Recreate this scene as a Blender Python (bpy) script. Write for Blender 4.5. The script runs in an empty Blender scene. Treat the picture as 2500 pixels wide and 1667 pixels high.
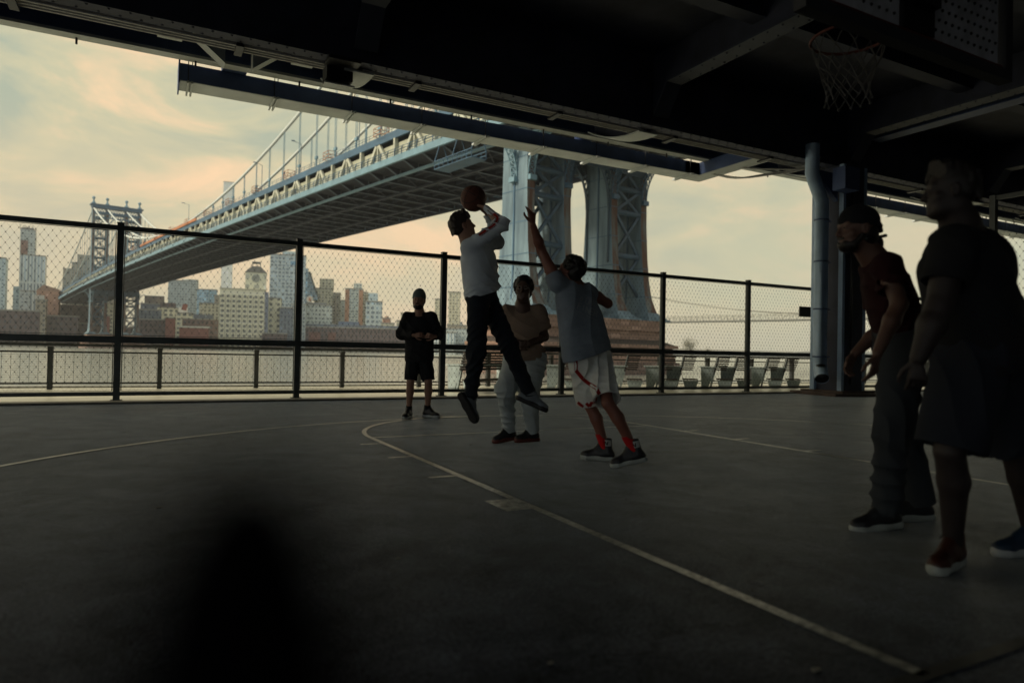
import bpy, bmesh, math, random
import numpy as np
from mathutils import Vector, Matrix, Euler
from mathutils.bvhtree import BVHTree
random.seed(7); rng = np.random.RandomState(5)
scene = bpy.context.scene
R = math.radians

# ------------------------------------------------------------ camera
# world: X runs along the fence, Y runs from the court to the river, Z up
F0 = Vector((0.4664, 0.8846, 0)); R0 = Vector((0.8846, -0.4664, 0)); UP = Vector((0, 0, 1))
PITCH, ROLL, FPX, CAMH = 0.0142, 0.020, 1666.7, 0.95
FW = F0*math.cos(PITCH) + UP*math.sin(PITCH)
_up = UP*math.cos(PITCH) - F0*math.sin(PITCH)
RT = R0*math.cos(ROLL) + _up*math.sin(ROLL)
UC = _up*math.cos(ROLL) - R0*math.sin(ROLL)
cam_d = bpy.data.cameras.new('camera'); cam = bpy.data.objects.new('camera', cam_d)
scene.collection.objects.link(cam); scene.camera = cam
cam_d.lens = 24; cam_d.sensor_width = 36; cam_d.clip_start = 0.01; cam_d.clip_end = 20000
mw = Matrix((RT, UC, -FW)).transposed().to_4x4(); mw.translation = Vector((0, 0, CAMH))
cam.matrix_world = mw
cam_d.dof.use_dof = True; cam_d.dof.focus_distance = 8.5; cam_d.dof.aperture_fstop = 1.3

# ------------------------------------------------------------ light and sky
SUN_AZ_DIR = (-0.925*R0 - 0.375*F0).normalized(); SUN_EL = R(34)
sun_d = bpy.data.lights.new('sun', 'SUN'); sun = bpy.data.objects.new('sun', sun_d)
scene.collection.objects.link(sun)
sun_d.energy = 3.6; sun_d.angle = R(12); sun_d.color = (1.0, 0.90, 0.72)
sdir = (SUN_AZ_DIR*math.cos(SUN_EL) + UP*math.sin(SUN_EL))
sun.rotation_euler = sdir.to_track_quat('Z', 'Y').to_euler()

world = bpy.data.worlds.new('World'); scene.world = world; world.use_nodes = True
wn = world.node_tree; wn.nodes.clear()
def N(nt, t, **kw):
    n = nt.nodes.new(t)
    for k, v in kw.items():
        if k.startswith('i_'):
            key = k[2:]
            key = int(key) if key.isdigit() else key.replace('_', ' ')
            n.inputs[key].default_value = v
        else: setattr(n, k, v)
    return n
L = wn.links.new
out = N(wn, 'ShaderNodeOutputWorld'); bg = N(wn, 'ShaderNodeBackground'); bg.inputs[1].default_value = 0.1
sky = N(wn, 'ShaderNodeTexSky', sky_type='NISHITA', sun_disc=False, sun_elevation=SUN_EL,
        sun_rotation=math.atan2(SUN_AZ_DIR.x, SUN_AZ_DIR.y))
tc = N(wn, 'ShaderNodeTexCoord')
mp = N(wn, 'ShaderNodeMapping'); mp.inputs['Scale'].default_value = (1.5, 1.5, 3.8); mp.inputs['Rotation'].default_value = (0.10, -0.16, 0)
L(tc.outputs['Generated'], mp.inputs[0])
n1 = N(wn, 'ShaderNodeTexNoise'); n1.inputs['Scale'].default_value = 3.0; n1.inputs['Detail'].default_value = 8; n1.inputs['Roughness'].default_value = 0.55; n1.inputs['Distortion'].default_value = 0.5
L(mp.outputs[0], n1.inputs[0])
cr = N(wn, 'ShaderNodeValToRGB'); L(n1.outputs[0], cr.inputs[0])
e = cr.color_ramp.elements
e[0].position = 0.36; e[0].color = (0.41, 0.455, 0.34, 1)
e[1].position = 0.66; e[1].color = (1.0, 0.68, 0.40, 1)
m_ = e.new(0.5); m_.color = (0.61, 0.565, 0.36, 1)
# warmer towards the horizon
sx = N(wn, 'ShaderNodeSeparateXYZ'); L(tc.outputs['Generated'], sx.inputs[0])
hr = N(wn, 'ShaderNodeMapRange'); hr.inputs['From Min'].default_value = 0.0; hr.inputs['From Max'].default_value = 0.30; hr.inputs['To Min'].default_value = 0.65; hr.inputs['To Max'].default_value = 0.0
L(sx.outputs[2], hr.inputs[0])
n2 = N(wn, 'ShaderNodeTexNoise'); n2.inputs['Scale'].default_value = 1.3; n2.inputs['Detail'].default_value = 3
L(mp.outputs[0], n2.inputs[0])
hc = N(wn, 'ShaderNodeValToRGB'); L(n2.outputs[0], hc.inputs[0])
hc.color_ramp.elements[0].position = 0.40; hc.color_ramp.elements[0].color = (0.57, 0.54, 0.345, 1)
hc.color_ramp.elements[1].position = 0.60; hc.color_ramp.elements[1].color = (0.84, 0.59, 0.35, 1)
mx = N(wn, 'ShaderNodeMixRGB'); L(hr.outputs[0], mx.inputs[0]); L(cr.outputs[0], mx.inputs[1]); L(hc.outputs[0], mx.inputs[2])
bd = N(wn, 'ShaderNodeVectorMath', operation='DOT_PRODUCT'); bd.inputs[1].default_value = (-0.25, -0.97, 0.1)
L(tc.outputs['Generated'], bd.inputs[0])
bm0 = N(wn, 'ShaderNodeMapRange', interpolation_type='SMOOTHSTEP'); bm0.inputs['From Min'].default_value = -0.15; bm0.inputs['From Max'].default_value = 0.55
L(bd.outputs['Value'], bm0.inputs[0])
mb = N(wn, 'ShaderNodeMixRGB'); L(bm0.outputs[0], mb.inputs[0]); # greener towards the right of the view
gd = N(wn, 'ShaderNodeVectorMath', operation='DOT_PRODUCT'); gd.inputs[1].default_value = (R0.x, R0.y, 0); L(tc.outputs['Generated'], gd.inputs[0])
gm = N(wn, 'ShaderNodeMapRange'); gm.inputs['From Min'].default_value = 0.0; gm.inputs['From Max'].default_value = 0.45; gm.inputs['To Max'].default_value = 0.6; L(gd.outputs['Value'], gm.inputs[0])
mg = N(wn, 'ShaderNodeMixRGB'); mg.inputs[2].default_value = (0.49, 0.49, 0.335, 1); L(gm.outputs[0], mg.inputs[0]); L(mx.outputs[0], mg.inputs[1])
L(mg.outputs[0], mb.inputs[1]); mb.inputs[2].default_value = (0.66, 0.72, 0.74, 1)
sc10 = N(wn, 'ShaderNodeVectorMath', operation='SCALE'); sc10.inputs['Scale'].default_value = 10.4
L(mb.outputs[0], sc10.inputs[0])
mn = N(wn, 'ShaderNodeMixRGB'); mn.inputs[0].default_value = 0.06
L(sc10.outputs[0], mn.inputs[1]); L(sky.outputs[0], mn.inputs[2])
L(mn.outputs[0], bg.inputs[0]); L(bg.outputs[0], out.inputs[0])

vs = scene.view_settings
vs.view_transform = 'Standard'; vs.look = 'None'; vs.exposure = 0.12; vs.gamma = 1.0; vs.use_curve_mapping = False
scene.render.engine = 'CYCLES'
try:
    scene.cycles.max_bounces = 6; scene.cycles.diffuse_bounces = 3; scene.cycles.glossy_bounces = 3
    scene.cycles.volume_bounces = 0; scene.cycles.transparent_max_bounces = 8
except Exception: pass

# ------------------------------------------------------------ helpers
def P(px, py, z):
    """point seen at pixel (px,py) of the 2500 px photo at depth z metres"""
    d = FW + RT*((px-1250)/FPX) + UC*((833.5-py)/FPX)
    k = z/d.dot(F0)
    return Vector((0, 0, CAMH)) + d*k
def CW(X, Z, z=0.0): return R0*X + F0*Z + UP*z

_mats = {}
def mat(name, col, rough=0.6, metal=0.0, nscale=3.0, namt=0.25, bump=0.0, bscale=40.0, spec=0.5, col2=None, stretch=(1, 1, 1), cut=(0.35, 0.7)):
    if name in _mats: return _mats[name]
    m = bpy.data.materials.new(name); m.use_nodes = True; nt = m.node_tree; _mats[name] = m
    b = nt.nodes['Principled BSDF']; b.inputs['Roughness'].default_value = rough; b.inputs['Metallic'].default_value = metal
    b.inputs['Specular IOR Level'].default_value = spec
    t = N(nt, 'ShaderNodeTexCoord'); mpg = N(nt, 'ShaderNodeMapping'); mpg.inputs['Scale'].default_value = stretch
    nt.links.new(t.outputs['Object'], mpg.inputs[0])
    n = N(nt, 'ShaderNodeTexNoise'); n.inputs['Scale'].default_value = nscale; n.inputs['Detail'].default_value = 6; n.inputs['Roughness'].default_value = 0.6
    nt.links.new(mpg.outputs[0], n.inputs[0])
    r = N(nt, 'ShaderNodeValToRGB'); nt.links.new(n.outputs[0], r.inputs[0])
    c2 = col2 or tuple(c*(1-namt) for c in col)
    r.color_ramp.elements[0].position = cut[0]; r.color_ramp.elements[0].color = (*c2, 1)
    r.color_ramp.elements[1].position = cut[1]; r.color_ramp.elements[1].color = (*col, 1)
    nt.links.new(r.outputs[0], b.inputs['Base Color'])
    if bump > 0:
        nb = N(nt, 'ShaderNodeTexNoise'); nb.inputs['Scale'].default_value = bscale; nb.inputs['Detail'].default_value = 4
        nt.links.new(mpg.outputs[0], nb.inputs[0])
        bp = N(nt, 'ShaderNodeBump'); bp.inputs['Strength'].default_value = bump; bp.inputs['Distance'].default_value = 0.02
        nt.links.new(nb.outputs[0], bp.inputs['Height']); nt.links.new(bp.outputs[0], b.inputs['Normal'])
    return m

def facade(name, wall, glass, wx, wz, fx=0.55, fz=0.55, rough=0.7, var=3.0, grough=0.25):
    """wall with a regular grid of windows (metres), laid in the building's own axes"""
    if name in _mats: return _mats[name]
    m = bpy.data.materials.new(name); m.use_nodes = True; nt = m.node_tree; _mats[name] = m; LL = nt.links.new
    b = nt.nodes['Principled BSDF']
    t = N(nt, 'ShaderNodeTexCoord'); so = N(nt, 'ShaderNodeSeparateXYZ'); sn = N(nt, 'ShaderNodeSeparateXYZ')
    LL(t.outputs['Object'], so.inputs[0]); LL(t.outputs['Normal'], sn.inputs[0])
    def mth(op, a, bb=None, c=None):
        n = N(nt, 'ShaderNodeMath', operation=op)
        for i, v in enumerate((a, bb, c)):
            if v is None: continue
            if isinstance(v, (int, float)): n.inputs[i].default_value = v
            else: LL(v, n.inputs[i])
        return n.outputs[0]
    ax = mth('ABSOLUTE', sn.outputs[0]); side = mth('GREATER_THAN', ax, 0.7)
    h = mth('ADD', mth('MULTIPLY', so.outputs[1], side), mth('MULTIPLY', so.outputs[0], mth('SUBTRACT', 1.0, side)))
    u = mth('DIVIDE', mth('ADD', h, 500*wx), wx); v = mth('DIVIDE', mth('ADD', so.outputs[2], 500*wz), wz)
    fu = mth('FRACT', u); fv = mth('FRACT', v)
    mu = mth('MULTIPLY', mth('GREATER_THAN', fu, (1-fx)/2), mth('LESS_THAN', fu, (1+fx)/2))
    mv = mth('MULTIPLY', mth('GREATER_THAN', fv, (1-fz)/2), mth('LESS_THAN', fv, (1+fz)/2))
    flat = mth('LESS_THAN', mth('ABSOLUTE', sn.outputs[2]), 0.5)
    mk = mth('MULTIPLY', mth('MULTIPLY', mu, mv), flat)
    wn_ = N(nt, 'ShaderNodeTexWhiteNoise', noise_dimensions='2D')
    cb = N(nt, 'ShaderNodeCombineXYZ'); LL(mth('FLOOR', u), cb.inputs[0]); LL(mth('FLOOR', v), cb.inputs[1]); LL(cb.outputs[0], wn_.inputs['Vector'])
    gl = N(nt, 'ShaderNodeMixRGB'); gl.inputs[1].default_value = (*glass, 1); gl.inputs[2].default_value = (*[min(1, g*var+0.02) for g in glass], 1)
    LL(mth('POWER', wn_.outputs['Value'], 2.5), gl.inputs[0])
    nz = N(nt, 'ShaderNodeTexNoise'); nz.inputs['Scale'].default_value = 0.12; nz.inputs['Detail'].default_value = 5; LL(t.outputs['Object'], nz.inputs[0])
    wr = N(nt, 'ShaderNodeMixRGB'); wr.inputs[1].default_value = (*[w*0.78 for w in wall], 1); wr.inputs[2].default_value = (*[min(1, w*1.15) for w in wall], 1)
    LL(nz.outputs[0], wr.inputs[0])
    fin = N(nt, 'ShaderNodeMixRGB'); LL(mk, fin.inputs[0]); LL(wr.outputs[0], fin.inputs[1]); LL(gl.outputs[0], fin.inputs[2])
    LL(fin.outputs[0], b.inputs['Base Color'])
    rr = mth('ADD', mth('MULTIPLY', mk, grough-rough), rough); LL(rr, b.inputs['Roughness'])
    b.inputs['Specular IOR Level'].default_value = 0.3
    return m

class MB:
    def __init__(s): s.v = []; s.f = []; s.mi = []; s.cur = 0
    def add(s, vs, fs):
        o = len(s.v); s.v += [tuple(x) for x in vs]; s.f += [tuple(i+o for i in f) for f in fs]; s.mi += [s.cur]*len(fs)
    def box(s, lo, hi):
        x0, y0, z0 = lo; x1, y1, z1 = hi
        s.add([(x0,y0,z0),(x1,y0,z0),(x1,y1,z0),(x0,y1,z0),(x0,y0,z1),(x1,y0,z1),(x1,y1,z1),(x0,y1,z1)],
              [(0,3,2,1),(4,5,6,7),(0,1,5,4),(1,2,6,5),(2,3,7,6),(3,0,4,7)])
    def beam(s, a, b, w, h, up=UP):
        """rectangular bar a->b, width w across, height h along up"""
        a = Vector(a); b = Vector(b); d = (b-a).normalized(); up = Vector(up)
        sd = d.cross(up)
        if sd.length < 1e-4: sd = d.cross(Vector((1, 0, 0)))
        sd.normalize(); u = sd.cross(d).normalized(); sd *= w/2; u *= h/2
        s.add([a-sd-u, a+sd-u, a+sd+u, a-sd+u, b-sd-u, b+sd-u, b+sd+u, b-sd+u],
              [(3,2,1,0),(4,5,6,7),(0,1,5,4),(1,2,6,5),(2,3,7,6),(3,0,4,7)])
    def tube(s, pts, r, n=8, cap=True):
        pts = [Vector(p) for p in pts]; rs = r if isinstance(r, (list, tuple)) else [r]*len(pts)
        vs = []; fs = []; pu = None
        for i, p in enumerate(pts):
            d = (pts[min(i+1, len(pts)-1)] - pts[max(i-1, 0)]).normalized()
            ref = pu if pu is not None and abs(pu.dot(d)) < 0.95 else (UP if abs(d.z) < 0.9 else Vector((1, 0, 0)))
            sd = d.cross(ref).normalized(); u = sd.cross(d).normalized(); pu = u
            for k in range(n):
                a = 2*math.pi*k/n; vs.append(p + (sd*math.cos(a) + u*math.sin(a))*rs[i])
        for i in range(len(pts)-1):
            for k in range(n):
                k2 = (k+1) % n; fs.append((i*n+k, i*n+k2, (i+1)*n+k2, (i+1)*n+k))
        if cap: fs.append(tuple(range(n))[::-1]); fs.append(tuple((len(pts)-1)*n+k for k in range(n)))
        s.add(vs, fs)
    def prism(s, poly, vec):
        """closed polygon (list of 3D points) pushed along vec"""
        n = len(poly); vec = Vector(vec); a = [Vector(p) for p in poly]; b = [p+vec for p in a]
        s.add(a+b, [tuple(range(n))[::-1], tuple(range(n, 2*n))] + [(i, (i+1) % n, n+(i+1) % n, n+i) for i in range(n)])
    def sphere(s, c, r, nu=12, nv=8, sc=(1, 1, 1)):
        vs = []; fs = []; c = Vector(c)
        for j in range(nv+1):
            th = math.pi*j/nv
            for i in range(nu):
                ph = 2*math.pi*i/nu
                vs.append(c + Vector((r*sc[0]*math.sin(th)*math.cos(ph), r*sc[1]*math.sin(th)*math.sin(ph), r*sc[2]*math.cos(th))))
        for j in range(nv):
            for i in range(nu):
                i2 = (i+1) % nu; fs.append((j*nu+i, (j+1)*nu+i, (j+1)*nu+i2, j*nu+i2))
        s.add(vs, fs)
    def build(s, name, m, parent=None, smooth=False):
        me = bpy.data.meshes.new(name); me.from_pydata([tuple(v) for v in s.v], [], s.f); me.validate()
        ms = m if isinstance(m, (list, tuple)) else [m]
        for x in ms: me.materials.append(x)
        if len(ms) > 1 and len(me.polygons) == len(s.mi): me.polygons.foreach_set('material_index', s.mi)
        bmx = bmesh.new(); bmx.from_mesh(me); bmesh.ops.recalc_face_normals(bmx, faces=bmx.faces); bmx.to_mesh(me); bmx.free()
        if smooth: me.polygons.foreach_set('use_smooth', [True]*len(me.polygons))
        o = bpy.data.objects.new(name, me); scene.collection.objects.link(o)
        if parent is not None: o.parent = parent
        return o
def tag(o, label, cat, group=None):
    o['label'] = label; o['category'] = cat
    if group: o['group'] = group
    return o
def struct(o, kind='structure'): o['kind'] = kind; return o
def empty(name, label, cat, loc=(0, 0, 0), rz=0.0, group=None):
    o = bpy.data.objects.new(name, None); scene.collection.objects.link(o); o.location = loc; o.rotation_euler = (0, 0, rz)
    o.empty_display_size = 0.2
    return tag(o, label, cat, group)
def copy_tree(o, parent=None):
    c = o.copy(); scene.collection.objects.link(c)
    if parent is not None: c.parent = parent
    for ch in list(o.children): copy_tree(ch, c)
    return c

# ------------------------------------------------------------ materials
def floor_material():
    m = bpy.data.materials.new('asphalt'); m.use_nodes = True; nt = m.node_tree; LL = nt.links.new
    b = nt.nodes['Principled BSDF']; t = N(nt, 'ShaderNodeTexCoord')
    def noise(sc, det, ro, dist=0.0):
        n = N(nt, 'ShaderNodeTexNoise'); n.inputs['Scale'].default_value = sc; n.inputs['Detail'].default_value = det; n.inputs['Roughness'].default_value = ro; n.inputs['Distortion'].default_value = dist
        LL(t.outputs['Object'], n.inputs['Vector']); return n
    def mr(src, a, c, lo, hi):
        r = N(nt, 'ShaderNodeMapRange'); r.inputs['From Min'].default_value = a; r.inputs['From Max'].default_value = c; r.inputs['To Min'].default_value = lo; r.inputs['To Max'].default_value = hi; LL(src, r.inputs[0]); return r.outputs[0]
    def mul(a, c):
        x = N(nt, 'ShaderNodeMath', operation='MULTIPLY'); LL(a, x.inputs[0]); LL(c, x.inputs[1]); return x.outputs[0]
    big = noise(0.45, 8, 0.62, 0.8); med = noise(3.2, 9, 0.72, 0.4); fine = noise(60, 4, 0.7); grit = noise(190, 2, 0.5); st = noise(1.1, 6, 0.65, 1.5)
    vor = N(nt, 'ShaderNodeTexVoronoi', feature='DISTANCE_TO_EDGE'); vor.inputs['Scale'].default_value = 0.33
    wp = noise(1.6, 6, 0.7); ad = N(nt, 'ShaderNodeVectorMath', operation='MULTIPLY_ADD'); ad.inputs[1].default_value = (0.9, 0.9, 0)
    LL(wp.outputs['Color'], ad.inputs[0]); LL(t.outputs['Object'], ad.inputs[2]); LL(ad.outputs[0], vor.inputs['Vector'])
    crack = mr(vor.outputs['Distance'], 0.0, 0.006, 0.35, 1.0)
    f = mul(mul(mr(big.outputs[0], .32, .68, .55, 1.7), mr(med.outputs[0], .32, .68, .45, 1.8)), mul(mr(fine.outputs[0], .3, .7, .1, 2.4), mr(grit.outputs[0], .3, .7, .55, 1.5)))
    f = mul(mul(f, crack), mr(st.outputs[0], .54, .64, 1.0, 0.5))
    col = N(nt, 'ShaderNodeVectorMath', operation='SCALE'); col.inputs[0].default_value = (0.038, 0.045, 0.062); LL(f, col.inputs['Scale'])
    LL(col.outputs[0], b.inputs['Base Color'])
    LL(mr(med.outputs[0], .3, .7, .44, .24), b.inputs['Roughness'])
    b.inputs['Specular IOR Level'].default_value = 0.008; b.inputs['Specular Tint'].default_value = (0.82, 1.0, 0.96, 1)
    b.inputs['Sheen Weight'].default_value = 0.85; b.inputs['Sheen Roughness'].default_value = 0.13; b.inputs['Sheen Tint'].default_value = (0.92, 1.0, 1.0, 1)
    bp = N(nt, 'ShaderNodeBump'); bp.inputs['Strength'].default_value = 0.5; bp.inputs['Distance'].default_value = 0.006
    mxh = N(nt, 'ShaderNodeMath', operation='ADD'); LL(fine.outputs[0], mxh.inputs[0]); LL(grit.outputs[0], mxh.inputs[1])
    LL(mxh.outputs[0], bp.inputs['Height']); LL(bp.outputs[0], b.inputs['Normal'])
    return m
def paint_material():
    m = bpy.data.materials.new('worn_paint'); m.use_nodes = True; nt = m.node_tree; LL = nt.links.new
    b = nt.nodes['Principled BSDF']; t = N(nt, 'ShaderNodeTexCoord')
    n = N(nt, 'ShaderNodeTexNoise'); n.inputs['Scale'].default_value = 22; n.inputs['Detail'].default_value = 8; n.inputs['Roughness'].default_value = 0.75
    LL(t.outputs['Object'], n.inputs['Vector'])
    r = N(nt, 'ShaderNodeValToRGB'); LL(n.outputs[0], r.inputs[0])
    r.color_ramp.elements[0].position = 0.36; r.color_ramp.elements[0].color = (0.09, 0.09, 0.08, 1)
    r.color_ramp.elements[1].position = 0.56; r.color_ramp.elements[1].color = (0.66, 0.67, 0.60, 1)
    LL(r.outputs[0], b.inputs['Base Color']); b.inputs['Roughness'].default_value = 0.30; b.inputs['Specular IOR Level'].default_value = 0.5
    return m
ASPH = floor_material(); PAINT = paint_material()
FADED = mat('faded_paint', (0.075, 0.08, 0.075), 0.36, spec=.2, nscale=14, col2=(0.035, 0.038, 0.038), cut=(0.42, 0.75))
CONC = mat('promenade_concrete', (0.66, 0.64, 0.50), 0.30, nscale=1.5, namt=0.25, bump=0.2)
CURB = mat('kerb_stone', (0.20, 0.195, 0.16), 0.5, nscale=3, namt=0.55, bump=0.3)
NAVY = mat('girder_paint', (0.085, 0.135, 0.29), 0.55, nscale=1.2, namt=0.45, bump=0.08, bscale=8)
GREY = mat('gutter_paint', (0.58, 0.62, 0.60), 0.6, nscale=1.5, namt=0.25)
LBLUE = mat('drain_pipe_paint', (0.48, 0.66, 0.88), 0.4, nscale=2, namt=0.25)
GREYD = mat('flange_paint', (0.05, 0.062, 0.095), 0.6, nscale=1.5, namt=0.35)
DARKU = mat('underdeck_steel', (0.055, 0.063, 0.10), 0.7, nscale=1.5, namt=0.5, bump=0.1, bscale=10)
BLACK = mat('black_metal', (0.012, 0.013, 0.016), 0.45, nscale=5, namt=0.3)
CONDUIT = mat('conduit_steel', (0.40, 0.40, 0.38), 0.45, metal=0.4, nscale=6, namt=0.3)
FENCEM = mat('fence_paint', (0.085, 0.10, 0.10), 0.42, metal=0.2, nscale=4, namt=0.4)
WIRE = mat('fence_wire', (0.035, 0.042, 0.048), 0.6, metal=0.1, nscale=9, namt=0.4)
RAILM = mat('railing_steel', (0.06, 0.065, 0.065), 0.5, metal=0.2, nscale=4, namt=0.4)
BENCHM = mat('bench_steel', (0.46, 0.54, 0.52), 0.5, metal=0.3, nscale=4, namt=0.4)
SLAT = mat('bench_wood', (0.06, 0.05, 0.04), 0.7, nscale=8, namt=0.5)
BR_BLUE = mat('bridge_blue', (0.05, 0.12, 0.185), 0.55, nscale=0.25, namt=0.35)
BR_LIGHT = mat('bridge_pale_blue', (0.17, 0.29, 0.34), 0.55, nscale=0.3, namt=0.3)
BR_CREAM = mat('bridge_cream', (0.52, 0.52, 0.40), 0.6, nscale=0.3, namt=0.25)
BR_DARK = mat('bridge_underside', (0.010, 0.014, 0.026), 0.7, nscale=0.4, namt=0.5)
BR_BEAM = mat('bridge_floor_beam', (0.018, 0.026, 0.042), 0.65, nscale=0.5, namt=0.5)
TOWER = mat('tower_steel', (0.17, 0.25, 0.28), 0.6, nscale=0.35, col2=(0.06, 0.10, 0.125), stretch=(1, 1, 0.16), cut=(0.36, 0.60))
BR_LATT = mat('lattice_blue', (0.030, 0.070, 0.105), 0.6, nscale=.5, namt=.4)
RUST = mat('tower_rust', (0.085, 0.040, 0.022), 0.85, nscale=0.6, col2=(0.11, 0.12, 0.11), stretch=(1.5, 1.5, 0.22), cut=(0.40, 0.55))
ORANGE = mat('scaffold_orange', (0.45, 0.17, 0.07), 0.6)

# ------------------------------------------------------------ ground, water, shore
def sheet(name, pts, z, m, thick=0.0, kind='structure'):
    b = MB()
    if thick: b.prism([(x, y, z-thick) for x, y in pts], (0, 0, thick))
    else: b.add([(x, y, z) for x, y in pts], [tuple(range(len(pts)))])
    return struct(b.build(name, m), kind)
sheet('ground', [(-3000, -3000), (3000, -3000), (3000, 16.9), (-3000, 16.9)], -0.35, mat('dark_paving', (0.07, 0.07, 0.07), .8, nscale=.5), 2.0)
sheet('court_floor', [(-45, -20), (70, -20), (70, 12.3), (-45, 12.3)], 0.0, ASPH, 0.3)
sheet('kerb', [(-45, 12.3), (70, 12.3), (70, 12.62), (-45, 12.62)], 0.035, CURB, 0.3)
sheet('promenade', [(-80, 12.62), (120, 12.62), (120, 17.0), (-80, 17.0)], -0.004, CONC, 0.3)
b = MB(); b.box((-80, 12.64, -0.1), (120, 12.78, 0.012)); struct(b.build('drain_channel', BLACK))
b = MB(); b.box((-80, 17.0, -4), (120, 17.35, 0.02)); struct(b.build('seawall', CURB))
WATER = bpy.data.materials.new('river_water'); WATER.use_nodes = True; nt = WATER.node_tree
wb = nt.nodes['Principled BSDF']; wb.inputs['Base Color'].default_value = (0.26, 0.27, 0.225, 1); wb.inputs['Roughness'].default_value = 0.20; wb.inputs['IOR'].default_value = 2.0
t = N(nt, 'ShaderNodeTexCoord')
wa = N(nt, 'ShaderNodeTexNoise'); wa.inputs['Scale'].default_value = 0.55; wa.inputs['Detail'].default_value = 6; wa.inputs['Roughness'].default_value = 0.6
mpw = N(nt, 'ShaderNodeMapping'); mpw.inputs['Rotation'].default_value = (0, 0, R(27)); mpw.inputs['Scale'].default_value = (0.5, 1.6, 1)
nt.links.new(t.outputs['Object'], mpw.inputs[0]); nt.links.new(mpw.outputs[0], wa.inputs[0])
wbp = N(nt, 'ShaderNodeBump'); wbp.inputs['Strength'].default_value = 0.45; wbp.inputs['Distance'].default_value = 0.16
nt.links.new(wa.outputs[0], wbp.inputs['Height']); nt.links.new(wbp.outputs[0], wb.inputs['Normal'])
b = MB(); b.add([(-7000, 16, -2.6), (9000, 16, -2.6), (9000, 9000, -2.6), (-7000, 9000, -2.6)], [(0, 1, 2, 3)]); struct(b.build('river_water', WATER))
LAND = mat('far_shore', (0.12, 0.115, 0.09), 0.9, nscale=0.05, namt=0.5)
shore = [(-1100, 380), (-420, 448), (-250, 490), (-120, 560), (-40, 650), (30, 800), (60, 1100), (-200, 2600), (-1800, 2600)]
b = MB(); b.prism([CW(x, z, -4) for x, z in shore], (0, 0, 3.2)); struct(b.build('far_shore', LAND))
b = MB()
hv = []; n = 60
for i in range(n+1):
    X = 700 + 1900*i/n; h = 26*math.exp(-((i-30)/17)**2)*(0.8+0.25*math.sin(i*0.9)) + 3
    hv.append((X, h))
vs_ = []; fs_ = []
for i, (X, h) in enumerate(hv): vs_ += [CW(X, 3000, -3), CW(X, 3040, h), CW(X, 3300, h+2), CW(X, 3500, -3)]
for i in range(n):
    for k in range(3): fs_.append((i*4+k, (i+1)*4+k, (i+1)*4+k+1, i*4+k+1))
b.add(vs_, fs_); struct(b.build('hills', mat('hill_green', (0.07, 0.09, 0.08), 0.9)))

# court markings: strips of paint 4 mm above the asphalt
def strip(b, pts, w, z=0.004):
    pts = [Vector((x, y, z)) for x, y in pts]; vs = []; fs = []
    for i, p in enumerate(pts):
        d = (pts[min(i+1, len(pts)-1)]-pts[max(i-1, 0)]).normalized(); s = Vector((-d.y, d.x, 0))*w/2; vs += [p+s, p-s]
    for i in range(len(pts)-1): fs.append((2*i, 2*i+1, 2*i+3, 2*i+2))
    b.add(vs, fs)
def arc(cx, cy, r, a0, a1, n=48): return [(cx+r*math.cos(R(a0+(a1-a0)*i/n)), cy+r*math.sin(R(a0+(a1-a0)*i/n))) for i in range(n+1)]
U0, U1, V0, V1 = 2.08, 5.84, 1.24, 7.12; UC0 = (U0+U1)/2
b = MB()
strip(b, [(U0, V0), (U0, V1)], 0.055); strip(b, [(U1, V0+0.05), (U1, V1+0.55)], 0.05)
strip(b, [(U0+.03, V1), (U1-.03, V1+0.03)], 0.045)
strip(b, arc(UC0, V1, (U1-U0)/2, 0, 180), 0.05, 0.0045)
strip(b, arc(UC0, 2.82, 6.1, -15, 195, 90), 0.05, 0.005)
for v in (4.76, 5.76, 6.65): strip(b, [(U0-0.24, v), (U0-.03, v)], 0.05)
for v in (4.71, 5.67, 6.5): strip(b, [(U1+.03, v), (U1+0.24, v)], 0.05)
strip(b, [(U0-0.2, 3.74), (U0-.03, 3.74)], 0.3)
struct(b.build('court_markings', PAINT))
b = MB()
strip(b, [(-6, V0), (14, V0)], 0.05); strip(b, [(11.4, -3), (11.4, 12.1)], 0.05, .006); strip(b, [(-3.4, 11.2), (11.4, 11.0)], 0.05, .008)
strip(b, [(6.5, 9.9), (15.5, 8.2)], 0.045, .007)
struct(b.build('faded_markings', FADED))
# small scraps on the floor
for i, (x, y, zz) in enumerate([(972, 1364, 0), (387, 1240, 0), (1992, 1637, 0), (1343, 1621, 0), (1148, 1086, 0), (2140, 1228, 0)]):
    p = P(x, y, 3.0); c0 = Vector((0, 0, CAMH)); d = p-c0; g = c0 + d*(-CAMH/d.z)
    b = MB(); s = 0.010+0.003*(i % 3)
    b.prism([(g.x-s, g.y-s*.6, 0.001), (g.x+s, g.y-s*.4, 0.001), (g.x+s*1.3, g.y+s*.5, 0.001), (g.x-s*.4, g.y+s*.8, 0.001)], (0, 0, 0.004+.002*(i % 2)))
    lab = ['pale flattened scrap lying left of the long lane line', 'small scrap on dark asphalt near the left of the court', 'pale scrap near the corner of lane line and baseline',
           'tiny scrap on asphalt right of the lane line foreground', 'small scrap on asphalt by the jumping player', 'pale scrap on asphalt beside the capped player shoe'][i]
    tag(b.build('litter', mat('scrap_paper', (0.35, 0.34, 0.3), 0.8)), lab, 'litter', 'scraps of litter on the court')

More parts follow.
